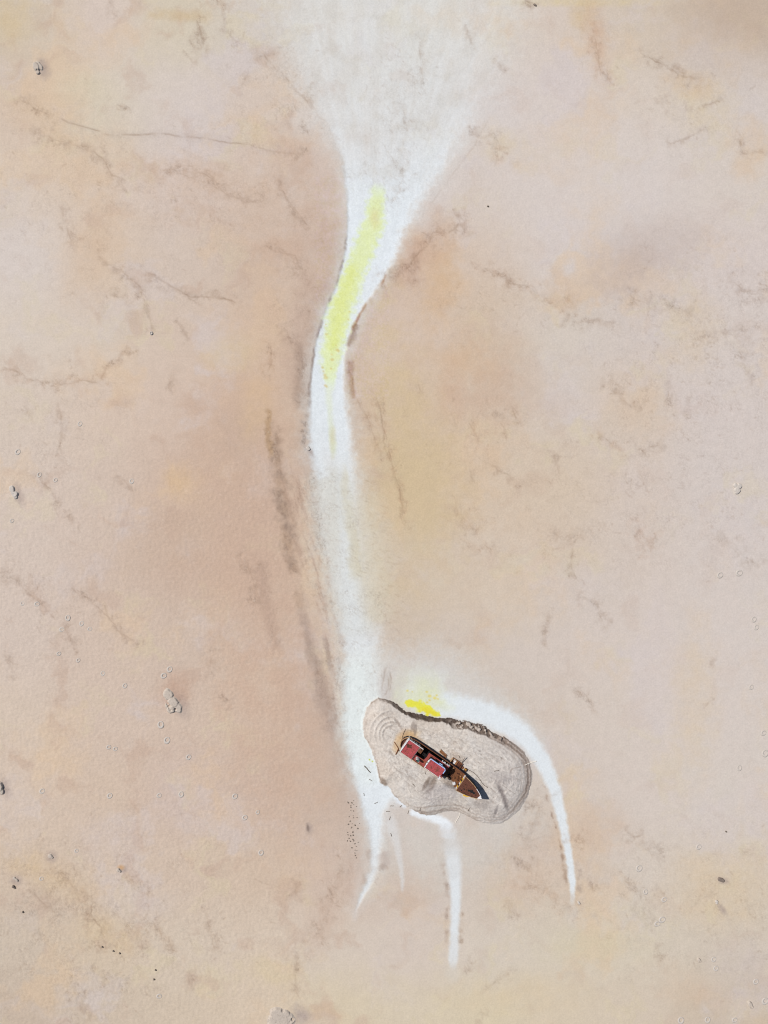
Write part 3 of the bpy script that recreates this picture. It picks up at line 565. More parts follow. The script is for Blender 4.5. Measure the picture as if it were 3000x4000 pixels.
def sheet(name, xs, ys, Z, C, D, keep=None, mat=None):
    """one rectilinear sheet; xs, ys in image pixels, Z metres, C seen colour"""
    ny, nx = Z.shape
    X, Y = np.meshgrid((xs - 1500) * S, (2000 - ys) * S)
    co = np.stack([X, Y, Z], -1).reshape(-1, 3).astype(np.float32)
    i = np.arange(ny - 1)[:, None] * nx + np.arange(nx - 1)[None, :]
    q = np.stack([i, i + nx, i + nx + 1, i + 1], -1)
    if keep is not None:
        k = keep[:-1, :-1] | keep[1:, :-1] | keep[:-1, 1:] | keep[1:, 1:]
        q = q[k]
    q = q.reshape(-1, 4)
    alb = srgb2alb(C).reshape(-1, 3); D = D.reshape(-1)
    if keep is not None:
        used = np.unique(q)
        remap = np.zeros(ny * nx, np.int64); remap[used] = np.arange(len(used))
        co = co[used]; alb = alb[used]; D = D[used]; q = remap[q]
    me = bpy.data.meshes.new(name)
    me.vertices.add(len(co)); me.vertices.foreach_set("co", co.ravel())
    me.loops.add(q.size); me.loops.foreach_set("vertex_index", q.ravel().astype(np.int32))
    me.polygons.add(len(q))
    me.polygons.foreach_set("loop_start", np.arange(0, q.size, 4, dtype=np.int32))
    me.polygons.foreach_set("use_smooth", np.ones(len(q), bool))
    a = me.attributes.new("sediment", 'FLOAT_COLOR', 'POINT')
    a.data.foreach_set("color", np.concatenate([alb, np.ones((len(alb), 1))], 1).astype(np.float32).ravel())
    a = me.attributes.new("cracking", 'FLOAT', 'POINT')
    a.data.foreach_set("value", D.astype(np.float32))
    me.update(calc_edges=True); me.validate()
    me.materials.append(mat)
    o = bpy.data.objects.new(name, me)
    coll.objects.link(o)
    return o

# ---------------------------------------------------------------- the mudflat
def axis(lo, hi, dense_lo, dense_hi, step, fine, outer):
    mid = [np.arange(lo, dense_lo, step), np.arange(dense_lo, dense_hi, fine), np.arange(dense_hi, hi, step)]
    c = np.concatenate(mid)
    out = np.cumsum(np.geomspace(step * 2, outer / 4, 26)); out = out[out < outer]
    return np.concatenate([c[0] - out[::-1], c, c[-1] + out])
gx = axis(-120, 3120, 1330, 2300, 3.7, 3.2, 42000)
gy = axis(-120, 4120, 2560, 3300, 3.7, 3.2, 42000)
flat = paint(gx, gy)

# ---------------------------------------------------------------- the island
ISLE = [(1477,2725),(1495,2727),(1513,2731),(1533,2740),(1551,2752),(1572,2765),(1589,2776),(1610,2779),(1632,2784),(1655,2789),(1675,2795),(1697,2801),(1719,2804),(1740,2804),(1762,2805),(1782,2808),(1800,2814),(1820,2813),(1838,2816),(1856,2822),(1872,2827),
 (1892,2832),(1910,2845),(1925,2856),(1945,2865),(1963,2874),(1984,2886),(2003,2901),(2022,2914),(2041,2929),(2055,2945),(2064,2962),(2072,2985),(2077,3010),(2080,3035),(2077,3061),(2068,3095),(2052,3130),(2025,3168),(1990,3198),(1955,3218),(1914,3222),
 (1871,3210),(1827,3191),(1795,3174),(1762,3167),(1730,3173),(1697,3183),(1665,3185),(1632,3176),(1600,3160),(1567,3135),(1534,3100),(1514,3070),(1500,3068),(1487,3058),(1479,3036),(1473,3002),(1461,2963),(1450,2931),(1436,2901),(1423,2877),(1418,2844),(1421,2806),(1432,2766),(1453,2740)]
def polygon_distance(X, Y, P):
    n = len(P); best = np.full(X.shape, 1e9, np.float32); ins = np.zeros(X.shape, bool); arc = np.zeros(X.shape, np.float32)
    acc = 0.0
    for k in range(n):
        ax, ay = P[k]; bx, by = P[(k + 1) % n]
        dx, dy = bx - ax, by - ay; Ls = dx * dx + dy * dy
        t = np.clip(((X - ax) * dx + (Y - ay) * dy) / Ls, 0, 1)
        dd = np.hypot(X - ax - t * dx, Y - ay - t * dy)
        u = dd < best; best[u] = dd[u]; arc[u] = (acc + t * math.sqrt(Ls))[u]
        c = ((ay > Y) != (by > Y)) & (X < (bx - ax) * (Y - ay) / (by - ay + 1e-9) + ax)
        ins ^= c
        acc += math.sqrt(Ls)
    return np.where(ins, best, -best), arc
ix_ = np.arange(1395, 2110, 2.0); iy_ = np.arange(2700, 3250, 2.0)
isle = paint(ix_, iy_)
X, Y = isle.X, isle.Y
sd, arc = polygon_distance(X + 5 * isle.wx + 2.5 * fbm(X, Y, 9, 2, 501), Y + 5 * isle.wy + 2.5 * fbm(X, Y, 9, 2, 503), ISLE)
# which stretch of shore is an undercut bank (north and north-east), which is a soft beach
th = np.degrees(np.arctan2(-(Y - 2975), X - 1740))
bank = sm(2, 30, th) * (1 - sm(128, 140, th))
bank = np.maximum(bank, .0)
east = sm(-38, -10, th) * (1 - sm(20, 34, th))
# slumped blocks on the NE bank: lip line wanders inland
ne = sm(1740, 1800, X) * (1 - sm(2040, 2075, X)) * sm(0, 1, bank)
teeth = 5 * np.abs(pn(arc / 13.0, arc * 0 + .5, 5)) + 3 * np.abs(pn(arc / 6.0, arc * 0 + .5, 8))
lip = 6 + 9 * bank * (.7 + 1.3 * (.5 + pn(arc / 60.0, arc * 0 + 3.5, 6))) * (1 - ne) + teeth * bank * (1 - ne) + ne * (27 + 15 * pn(arc / 70., arc * 0 + 2.5, 9))
lip = np.clip(lip * 1.12, 5, 56)
steep = np.clip(bank, 0, 1)
hb = sm(0, 1, (sd - lip * .35) / (lip * .65)) * .85            # bank: toe, then a quick rise to the lip
hs = (1 - np.exp(-np.clip(sd, 0, None) / 26.0)) * .75              # beach
H = steep * hb + (1 - steep) * hs
# slump blocks
bl = fbm(X + 5 * isle.wx, Y + 5 * isle.wy, 21, 3, 511)
blocks = ne * sm(.0, .12, bl) * sm(4, 8, sd) * (1 - sm(lip * .85, lip * 1.1, sd))
H = np.maximum(H, blocks * .75)
core = sm(10, 70, sd)
H += core * .55
# swash ridges and combed sand
wv = sd + 16 * isle.WX
ridg = np.abs(pn(wv / 16.0, arc / 190.0, 21)); ridg = 1 - sm(0, .11, ridg)
comb = fbm(X * .824 + Y * .566 + 14 * isle.WX, (-X * .566 + Y * .824) * 4.2, 70, 4, 531)
lump = fbm(X + 6 * isle.wx, Y + 6 * isle.wy, 22, 4, 541)
H += core * (.07 * ridg + .09 * comb + .09 * lump) * 1.3
# round hollow behind the stern and gullies east
def bump(x, y, rx, ry, h, rot=0, pw=2.0):
    c, s = math.cos(math.radians(rot)), math.sin(math.radians(rot))
    u = ((X - x) * c + (Y - y) * s) / rx; v = (-(X - x) * s + (Y - y) * c) / ry
    return h * np.exp(-(u * u + v * v) ** (pw / 2))
for a in [(1650,2840,26,15,-.22,20),(1500,2850,40,60,-.10,-10),(1950,3040,18,14,.10,0),(1985,3060,22,14,.12,10),(1935,3062,16,12,.1,0),(1970,3035,14,10,.1,0),(1960,3090,8,30,-.16,-25),(1975,3130,8,26,-.14,-20),(1940,3160,6,24,-.12,15),(1860,3150,34,24,-.12,0),(1680,3060,10,30,-.14,25)]:
    H += bump(*a)
# arcs of swash west of the stern
for cx, cy, r0 in [(1530,2870,52),(1530,2870,68),(1528,2868,84),(1528,2868,36)]:
    rr = np.hypot((X - cx) / 1.0, (Y - cy) / 1.15) + 3 * isle.WX
    aa = np.degrees(np.arctan2(-(Y - cy), X - cx))
    isle.mix((slice(None), slice(None)), (np.exp(-((rr - r0) / 2.6) ** 2) * np.maximum(sm(60, 90, aa), 1 - sm(-170, -150, aa)) * 0).astype(np.float32), (222, 214, 206))
    H += .10 * np.exp(-((rr - r0) / 3.0) ** 2) * sm(60, 90, aa) + .05 * np.exp(-((rr - r0) / 3.0) ** 2) * (1 - sm(-170, -150, aa))
# drift banked against the seaward side of the wreck, burying part of the well deck
H += bump(1747, 3040, 44, 19, 1.15, 35, 3.2)
H += bump(1640, 2990, 95, 12, .30, 34, 2.2)
H += bump(1780, 2965, 90, 8, .18, 34, 2.2)
H = np.where(sd > 0, H, -.02 + np.clip(sd, -30, 0) * .012)

base = isle.C.copy()
c = isle.C
ft = lambda m, rgb: isle.mix((slice(None), slice(None)), np.clip(m, 0, 1).astype(np.float32), rgb)
inside = sm(-3, 4, sd)
isle.C[:] = base
ft(inside, (210, 201, 193))
ft(inside * sm(.0, .5, fbm(X, Y, 90, 4, 551)) * .55, (206, 201, 198)); ft(inside * sm(.0, .5, fbm(X, Y, 120, 4, 561)) * .45, (196, 180, 166))
ft(inside * sm(1830, 1990, X) * .6, (200, 193, 190)); ft(inside * sm(1540, 1400, X) * .5, (208, 194, 183))
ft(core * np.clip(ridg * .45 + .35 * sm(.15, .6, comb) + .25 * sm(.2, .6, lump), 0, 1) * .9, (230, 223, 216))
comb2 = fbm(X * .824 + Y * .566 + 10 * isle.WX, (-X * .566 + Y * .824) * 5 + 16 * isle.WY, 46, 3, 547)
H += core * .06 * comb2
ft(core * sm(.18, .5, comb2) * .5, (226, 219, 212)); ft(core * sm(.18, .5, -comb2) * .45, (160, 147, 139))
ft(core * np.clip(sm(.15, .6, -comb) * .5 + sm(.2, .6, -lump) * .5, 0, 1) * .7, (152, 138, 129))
# banks of wet dark mud
ft(steep * sm(0, 3, sd) * (1 - sm(lip * .8, lip + 2, sd)) * (1 - .75 * blocks), (88, 75, 68))
ft(ne * sm(0, 3, sd) * (1 - sm(lip * .8, lip + 2, sd)) * .62 * sm(-.35, .25, fbm(X, Y, 24, 3, 577)), (150, 134, 123))
ft(steep * sm(0, 3, sd) * (1 - sm(lip * .8, lip + 2, sd)) * sm(.0, .4, fbm(X, Y, 18, 3, 571)) * .5, (128, 112, 102))
ft(steep * (1 - sm(0, 3.0, np.abs(sd - 3))) * .7, (58, 48, 44))
ft(ne * (1 - sm(0, 4.5, np.abs(sd - lip * .93))) * .55, (92, 79, 72))
ft(blocks * .9, (196, 183, 173))
ft(ne * sm(-26, -2, sd) * (1 - sm(0, 6, sd)) * .45, (150, 138, 134))
# thin waterlines of the soft shores
soft = 1 - steep
ft(soft * np.exp(-((sd - 4) / 2.6) ** 2) * (.08 + .6 * sm(-.1, .45, isle.WX + .4 * isle.wx)), (136, 118, 106))
ft(soft * np.exp(-((sd - 12) / 4.0) ** 2) * .3 * sm(.0, .4, isle.wx + isle.WY), (160, 140, 126))
ft(east * np.exp(-((sd - 17) / 5.5) ** 2) * .75, (118, 101, 91)); ft(east * np.exp(-((sd - 6) / 3) ** 2) * .5, (126, 108, 98)); ft(east * sm(2, 6, sd) * (1 - sm(22, 34, sd)) * .45, (150, 132, 122))
ft(soft * sm(-60, -30, th) * (1 - sm(-30, -10, th)) * np.exp(-((sd - 20) / 6) ** 2) * .5, (140, 122, 112))
B = isle.blob
B(1499, 3052, 10, 18, (150, 134, 122), .9, -30, soft=.4, fray=.2)                     # dark tongue on the west shore
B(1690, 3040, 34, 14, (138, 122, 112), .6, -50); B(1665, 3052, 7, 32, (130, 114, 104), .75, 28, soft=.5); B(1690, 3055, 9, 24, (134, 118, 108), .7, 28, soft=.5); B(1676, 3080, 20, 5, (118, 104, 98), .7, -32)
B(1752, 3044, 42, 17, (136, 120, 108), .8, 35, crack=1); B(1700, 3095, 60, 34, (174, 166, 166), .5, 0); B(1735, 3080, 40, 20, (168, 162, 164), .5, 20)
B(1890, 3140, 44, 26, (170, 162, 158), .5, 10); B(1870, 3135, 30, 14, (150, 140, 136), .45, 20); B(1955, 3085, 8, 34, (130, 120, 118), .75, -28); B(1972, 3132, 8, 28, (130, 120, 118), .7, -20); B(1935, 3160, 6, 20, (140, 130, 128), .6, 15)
B(1940, 3030, 50, 24, (176, 168, 166), .55, 20); B(1990, 3040, 30, 20, (168, 160, 158), .4, 0)
B(1592, 2870, 34, 16, (206, 168, 120), .75, -15); B(1550, 2905, 14, 26, (208, 172, 128), .65, 20); B(1640, 2885, 26, 9, (196, 164, 132), .5, 30); B(1575, 2860, 12, 16, (188, 152, 118), .4)
B(1745, 2975, 60, 9, (178, 158, 142), .65, 36); B(1790, 2995, 50, 8, (176, 158, 146), .6, 36); B(1790, 2962, 28, 16, (176, 158, 144), .4, 36)
B(1556, 2822, 5, 20, (150, 134, 124), .6, -35); B(1612, 2830, 6, 16, (146, 132, 124), .6, 10); B(1622, 2845, 5, 16, (138, 126, 120), .6, 5, soft=.5)
isle.stroke([(1600,3150,3),(1660,3150,3),(1720,3140,3),(1770,3138,3),(1830,3160,3)], 1, (158,142,132), .5, soft=.9, wob=6)
isle.stroke([(1600,3164,4),(1680,3172,5),(1760,3156,5),(1800,3164,4)], 1, (136,120,112), .5, soft=.9, wob=6)
isle.stroke([(1780,2895,2),(1830,2925,2),(1880,2960,2),(1930,2985,2)], 1, (216,208,202), .5, soft=.9, wob=8); isle.stroke([(1740,2900,2),(1800,2935,2),(1850,2975,2),(1870,3000,2)], 1, (218,210,204), .5, soft=.9, wob=8)
isle.stroke([(1700,2880,2),(1760,2900,2),(1830,2950,2),(1880,3010,2)], 1, (216,208,202), .5, soft=.9, wob=8)
isle.stroke([(2040,2990,2),(2000,2995,2),(1985,3015,2)], 1, (150,136,128), .6, soft=.9, wob=6)
for cx, cy, r0 in [(1530,2870,52),(1530,2870,68),(1528,2868,84),(1528,2868,36)]:
    rr = np.hypot(X - cx, (Y - cy) / 1.15) + 3 * isle.WX; aa = np.degrees(np.arctan2(-(Y - cy), X - cx)) % 360
    ft(np.exp(-((rr - r0) / 2.2) ** 2) * sm(60, 90, aa) * (1 - sm(200, 230, aa)) * .6 * core, (226, 218, 210)); ft(np.exp(-((rr - r0 + 5) / 2.6) ** 2) * sm(60, 90, aa) * (1 - sm(200, 230, aa)) * .35 * core, (160, 146, 138))
terr = sm(-100, -75, th) * (1 - sm(12, 34, th))
for r0, w_, cw in [(9, 2.6, .35), (23, 3.2, .4), (37, 3.6, .25)]:
    wd = sd + 14 * isle.WX + 5 * isle.wx
    ft(terr * np.exp(-((wd - r0) / w_) ** 2) * cw, (228, 218, 210)); ft(terr * np.exp(-((wd - r0 - 5) / w_) ** 2) * cw * .8, (150, 134, 124)); H += terr * .05 * np.exp(-((wd - r0) / w_) ** 2)
isle.C += ((fbm(X, Y, 9, 2, 581) * 15 + fbm(X, Y, 5, 1, 591) * 9) * inside)[..., None]
H += inside * .03 * fbm(X, Y, 12, 3, 601)

isle.V[:] = 0
rs = np.random.RandomState(8)
for k in range(420):
    vx, vy = rs.uniform(1430, 2075), rs.uniform(2735, 3215)
    isle.vein(vx, vy, .6 + rs.normal(0, .5) + (2.2 if vy > 3000 and vx < 1700 else 0), rs.gamma(2., 9.) + 5, rs.uniform(.1, .45), rs, 1, .3, 1.3)
ft(isle.V * core * .6, (118, 104, 96)); H -= isle.V * core * .05
mud = sediment_material("tidal_mud", grain=.09, bump=.5, crackmix=.35)
sand = sediment_material("island_sand", grain=.06, bump=.4, fine=4.0)
# under the island the flat lies a hand lower, so the two sheets never touch
gsd, _ = polygon_distance(flat.X, flat.Y, ISLE)
flat.H = np.where(gsd > 6, -.25, flat.H)
ground = tag(sheet("mudflat", gx, gy, flat.H, flat.C, flat.D, mat=mud), kind="structure")
ground["label"] = "pale tan mudflat stained with white salt channels and yellow algae"
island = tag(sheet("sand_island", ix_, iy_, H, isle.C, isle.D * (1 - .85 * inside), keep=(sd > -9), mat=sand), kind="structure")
island["label"] = "grey sand island with a dark cut bank under the wreck"
ISLE_H = H
def ground_z(px, py):
    i = int(round((px - ix_[0]) / 2)); j = int(round((py - iy_[0]) / 2))
    if 0 <= i < len(ix_) and 0 <= j < len(iy_) and sd[j, i] > -8: return float(H[j, i])
    i = min(max(np.searchsorted(gx, px), 0), len(gx) - 1); j = min(max(np.searchsorted(gy, py), 0), len(gy) - 1)
    return float(flat.H[j, i])

# ---------------------------------------------------------------- plain materials for built things
def metal_paint(name, col, rust=(.16, .062, .026), amount=.5, scale=1.6, rough=.8, dirt=.25, sheen=.25):
    """weathered paint: base colour broken by rust blooms, streaks and grime"""
    m = bpy.data.materials.new(name)
    nt, N, L, b = nodes_of(m)
    tc = N.new("ShaderNodeTexCoord")
    n1 = N.new("ShaderNodeTexNoise"); n1.inputs["Scale"].default_value = scale; n1.inputs["Detail"].default_value = 8; n1.inputs["Roughness"].default_value = .65
    n2 = N.new("ShaderNodeTexNoise"); n2.inputs["Scale"].default_value = scale * 4.2; n2.inputs["Detail"].default_value = 5
    L.new(tc.outputs["Object"], n1.inputs["Vector"]); L.new(tc.outputs["Object"], n2.inputs["Vector"])
    r = N.new("ShaderNodeMapRange"); r.inputs["From Min"].default_value = .72 - amount * .42; r.inputs["From Max"].default_value = .86 - amount * .42
    L.new(n1.outputs["Fac"], r.inputs["Value"])
    mx = N.new("ShaderNodeMix"); mx.data_type = 'RGBA'
    mx.inputs["A"].default_value = (*col, 1); mx.inputs["B"].default_value = (*rust, 1)
    L.new(r.outputs[0], mx.inputs["Factor"])
    r2 = N.new("ShaderNodeMapRange"); r2.inputs["To Min"].default_value = 1 - dirt; r2.inputs["To Max"].default_value = 1 + dirt
    r2.inputs["From Min"].default_value = .3; r2.inputs["From Max"].default_value = .7
    L.new(n2.outputs["Fac"], r2.inputs["Value"])
    vm = N.new("ShaderNodeVectorMath"); vm.operation = 'SCALE'
    L.new(mx.outputs["Result"], vm.inputs[0]); L.new(r2.outputs[0], vm.inputs["Scale"])
    L.new(vm.outputs[0], b.inputs["Base Color"])
    bp = N.new("ShaderNodeBump"); bp.inputs["Strength"].default_value = .3; bp.inputs["Distance"].default_value = .02
    L.new(n2.outputs["Fac"], bp.inputs["Height"]); L.new(bp.outputs[0], b.inputs["Normal"])
    b.inputs["Roughness"].default_value = rough
    b.inputs["Specular IOR Level"].default_value = sheen
    return m
MT = {
 'hull': metal_paint("navy_hull_paint", (.010, .012, .024), (.035, .014, .010), .35, 1.2),
 'rust': metal_paint("rusted_plate", (.155, .060, .026), (.060, .026, .014), .55, 1.5, dirt=.35),
 'deck': metal_paint("rusty_deck", (.120, .048, .021), (.17, .070, .026), .5, 1.1, dirt=.35),
 'fore': metal_paint("dark_rusty_deck", (.098, .036, .022), (.055, .022, .014), .55, 1.3, dirt=.4),
 'red': metal_paint("faded_red_roof", (.32, .058, .064), (.16, .046, .034), .5, 1.3, dirt=.38),
 'redrust': metal_paint("red_and_rust_deck", (.27, .052, .048), (.20, .075, .030), .5, .7, dirt=.25),
 'white': metal_paint("white_paint", (.60, .60, .62), (.20, .10, .055), .42, 2.2, dirt=.2),
 'blue': metal_paint("shaded_white_trim", (.30, .46, .74), (.5, .5, .55), .25, 2.0, dirt=.12),  # white paint with the blue of its shaded side put into the colour
 'yellow': metal_paint("yellow_paint", (.58, .36, .02), (.22, .11, .03), .3, 2.0, dirt=.2),
 'black': metal_paint("black_and_shade", (.008, .007, .008), (.02, .012, .01), .3, 1.5),  # also stands for shade on the deckhouse walls and side passage floor
 'cream': metal_paint("cream_rust_rim", (.40, .26, .14), (.18, .08, .035), .6, 1.2, dirt=.25),
 'green': metal_paint("dark_green_paint", (.03, .09, .075), (.06, .05, .045), .35, 2.0),
 'grey': metal_paint("grey_steel", (.16, .17, .20), (.12, .08, .06), .3, 2.0),
 'glass': metal_paint("dark_window_glass", (.006, .007, .009), (.01, .01, .012), .3, 2.0, rough=.25, sheen=.5),
 'wood': metal_paint("weathered_wood", (.12, .088, .066), (.045, .033, .026), .5, 3.0, dirt=.3),
 'pale_wood': metal_paint("bleached_driftwood", (.62, .58, .52), (.42, .37, .32), .3, 3.0, dirt=.15),
 'timber': metal_paint("rust_brown_timber", (.24, .105, .045), (.10, .05, .03), .5, 2.0, dirt=.3),
 'mudclod': metal_paint("pale_mud_clod", (.42, .365, .315), (.33, .28, .24), .45, 1.6, dirt=.1, sheen=.1),
 'wetmud': metal_paint("wet_dark_mud", (.18, .145, .125), (.12, .095, .08), .45, 2.0, dirt=.2, sheen=.2),
 'ringmud': metal_paint("salt_dusted_mud", (.44, .40, .365), (.40, .355, .315), .4, 2.0, dirt=.08, sheen=.1),
 'stone': metal_paint("dark_stone", (.15, .125, .105), (.09, .075, .065), .5, 4.0, dirt=.2),
}

class MB:
    """collects boxes, prisms, tubes and lofts; build() links them as one mesh object"""
    def __init__(s): s.v = []; s.f = []
    def add(s, verts, faces):
        k = len(s.v); s.v += [tuple(p) for p in verts]; s.f += [tuple(i + k for i in f) for f in faces]; return s
    def prism(s, poly, z0, z1, bevel=0.0):
        """poly: (x,y) loop counter-clockwise; z0, z1 numbers or functions of (x,y)"""
        n = len(poly); g = lambda z, p: z(*p) if callable(z) else z
        if bevel:
            c = (sum(p[0] for p in poly) / n, sum(p[1] for p in poly) / n)
            ins = []
            for p in poly:
                dx, dy = p[0] - c[0], p[1] - c[1]; l = math.hypot(dx, dy) or 1
                ins.append((p[0] - dx / l * bevel, p[1] - dy / l * bevel))
            vs = [(p[0], p[1], g(z0, p)) for p in poly] + [(p[0], p[1], g(z1, p) - bevel * .7) for p in poly] + [(p[0], p[1], g(z1, p)) for p in ins]
            fs = [tuple(range(n - 1, -1, -1)), tuple(range(2 * n, 3 * n))]
            for r in (0, n):
                fs += [(r + i, r + (i + 1) % n, r + n + (i + 1) % n, r + n + i) for i in range(n)]
            return s.add(vs, fs)
        vs = [(p[0], p[1], g(z0, p)) for p in poly] + [(p[0], p[1], g(z1, p)) for p in poly]
        fs = [tuple(range(n - 1, -1, -1)), tuple(range(n, 2 * n))] + [(i, (i + 1) % n, n + (i + 1) % n, n + i) for i in range(n)]
        return s.add(vs, fs)
    def box(s, x0, x1, y0, y1, z0, z1, bevel=0.0): return s.prism([(x0, y0), (x1, y0), (x1, y1), (x0, y1)], z0, z1, bevel)
    def tube(s, pts, r, n=6, r1=None):
        pts = [Vector(p) for p in pts]; vs = []; fs = []
        m = len(pts)
        for i, p in enumerate(pts):
            t = (pts[min(i + 1, m - 1)] - pts[max(i - 1, 0)]).normalized()
            a = t.orthogonal().normalized() if i == 0 else (a - t * a.dot(t)).normalized()
            b = t.cross(a); rr = r if r1 is None else r + (r1 - r) * i / (m - 1)
            vs += [p + (a * math.cos(k * 2 * math.pi / n) + b * math.sin(k * 2 * math.pi / n)) * rr for k in range(n)]
        for i in range(m - 1):
            for k in range(n):
                fs.append((i * n + k, i * n + (k + 1) % n, (i + 1) * n + (k + 1) % n, (i + 1) * n + k))
        fs += [tuple(range(n - 1, -1, -1)), tuple((m - 1) * n + k for k in range(n))]
        return s.add(vs, fs)
    def wall(s, path, z0, z1, th, closed=False):
        """a standing plate of given thickness along an (x,y) path; z0, z1 may be functions of the point index"""
        n = len(path); P = [Vector((p[0], p[1], 0)) for p in path]; L = []; R = []
        for i in range(n):
            a = P[i - 1] if (i or closed) else P[i]; b = P[(i + 1) % n] if (i < n - 1 or closed) else P[i]
            t = (b - a).normalized(); q = Vector((-t.y, t.x, 0)) * th / 2
            L.append(P[i] + q); R.append(P[i] - q)
        g = lambda z, i: z(i) if callable(z) else z
        vs = []
        for i in range(n):
            vs += [(L[i].x, L[i].y, g(z0, i)), (R[i].x, R[i].y, g(z0, i)), (R[i].x, R[i].y, g(z1, i)), (L[i].x, L[i].y, g(z1, i))]
        fs = []
        for i in range(n if closed else n - 1):
            j = (i + 1) % n
            for k in range(4): fs.append((i * 4 + k, i * 4 + (k + 1) % 4, j * 4 + (k + 1) % 4, j * 4 + k))
        if not closed: fs += [(3, 2, 1, 0), tuple((n - 1) * 4 + k for k in range(4))]
        return s.add(vs, fs)
    def build(s, name, mat, parent=None, smooth=False):
        me = bpy.data.meshes.new(name); me.from_pydata([tuple(v) for v in s.v], [], s.f)
        import bmesh
        bm = bmesh.new(); bm.from_mesh(me); bmesh.ops.recalc_face_normals(bm, faces=bm.faces); bm.to_mesh(me); bm.free()
        if smooth: me.polygons.foreach_set("use_smooth", [True] * len(me.polygons))
        me.materials.append(MT[mat] if isinstance(mat, str) else mat)
        o = bpy.data.objects.new(name, me); coll.objects.link(o)
        if parent: o.parent = parent
        return o
def empty(name, loc=(0, 0, 0), rot=(0, 0, 0)):
    o = bpy.data.objects.new(name, None); o.location = loc; o.rotation_euler = rot; o.empty_display_size = .5
    coll.objects.link(o); return o

# ---------------------------------------------------------------- the wreck
# hull frame: x to the bow, y to the landward (north-east) side, z up; lengths below in image pixels * S
YAW = math.atan2(-.566, .824); HEEL = math.radians(5)
DECK = 2.35
ROT = Matrix.Rotation(YAW, 3, 'Z') @ Matrix.Rotation(math.radians(-.6), 3, 'Y') @ Matrix.Rotation(HEEL, 3, 'X')
loc = at_height(1680.6, 2969, DECK) - ROT @ Vector((0, 0, DECK))
ship = empty("shipwreck", loc, ROT.to_euler())
tag(ship, "stranded rusty ship with red cabin roofs and navy bow on the sand island", "shipwreck")
q = lambda *a: tuple(x * S for x in a)
HB = [(-135,0),(-133.5,9),(-130,17),(-123,25),(-112,31),(-95,35.5),(-70,37),(-20,37.5),(40,37.5),(90,37),(120,35.5),(145,33.5),(165,30.5),(185,26),(203,20),(218,13.5),(230,7),(239,0)]
_hx = [h[0] for h in HB]; _hy = [h[1] for h in HB]
hb = lambda u: float(np.interp(u, _hx, _hy))
FC = 143                                                # break of the forecastle
def rail_z(u):                                           # top of the shell plating
    if u < FC: return DECK + .55 + .10 * max(0, (-u - 60) / 75)
    return DECK + 1.5 + .75 * ((u - FC) / (239 - FC)) ** 1.4
def fdeck_z(x, y): return DECK + 1.18 + .7 * max(0, (x / S - FC) / (239 - FC)) ** 1.4
us = sorted(set(list(np.linspace(-135, 239, 60)) + _hx + [FC - .5, FC + .5]))
def side(sgn):
    """shell plating of one side, keel to rail, with a raked stem and round bilge"""
    m = MB(); rows = 7; vs = []
    for u in us:
        B_ = hb(u); zt = rail_z(u)
        if sgn < 0 and 68 < u < FC: zt = DECK - .25          # plating torn down to the deck on the buried side
        for k in range(rows):
            t = k / (rows - 1)
            z = -.9 + (zt + .9) * t
            fl = .62 + .38 * min(1, t * 1.35) ** .6
            if u > 120: fl = .45 + .55 * t ** .8 if u > 200 else fl - (u - 120) / 80 * .12 * (1 - t)
            uu = u - (1 - t) * (7 if u > 180 else 0) * max(0, (u - 180) / 59) + (1 - t) * (5 if u < -115 else 0)
            vs.append((uu * S, sgn * B_ * fl * S, z))
    fs = []
    for i in range(len(us) - 1):
        for k in range(rows - 1):
            a = i * rows + k; fs.append((a, a + rows, a + rows + 1, a + 1))
    m.add(vs, fs); return m
hull = side(1); other = side(-1); hull.add(other.v, other.f)
hull_o = hull.build("hull", 'hull', ship, smooth=True)
sol = hull_o.modifiers.new("plate", 'SOLIDIFY'); sol.thickness = .06; sol.offset = 0
hull_o["label"] = "dark navy hull, rust at the rail"
def rail_path(u0, u1, sgn, inset=0, n=26):
    return [(u * S, sgn * max(hb(u) - inset, 0) * S) for u in np.linspace(u0, u1, n)]
def rail(name, u0, u1, sgn, mat, w=.2, h=.09, n=26):
    uu = np.linspace(u0, u1, n)
    return MB().wall(rail_path(u0, u1, sgn, 1.0, n), lambda i: rail_z(uu[i]) - .05, lambda i: rail_z(uu[i]) + h, w).build(name, mat, ship)
# stern rim, bleached; landward rail, rusted; seaward rail
up = [(-u, s) for u, s in []]
stern_path = [(u * S, -hb(u) * S) for u in np.linspace(-100, -135, 16)] + [(u * S, hb(u) * S) for u in np.linspace(-134.9, -108, 16)]
stern_rim = MB().wall(stern_path, lambda i: rail_z(-120) - .06, lambda i: rail_z(-120) + .10, .22).build("stern_rim", 'cream', ship)
stern_rim["label"] = "bleached ochre rim round the stern"
rail("rail", -107, FC - 1, 1, 'rust')
rail("rail", -99, 60, -1, 'cream', w=.16)
rail("rail", FC + 1, 200, 1, 'cream', w=.14)
rail("rail", 200.5, 231, 1, 'white', w=.14)
rail("rail", FC + 1, 231, -1, 'cream', w=.14)
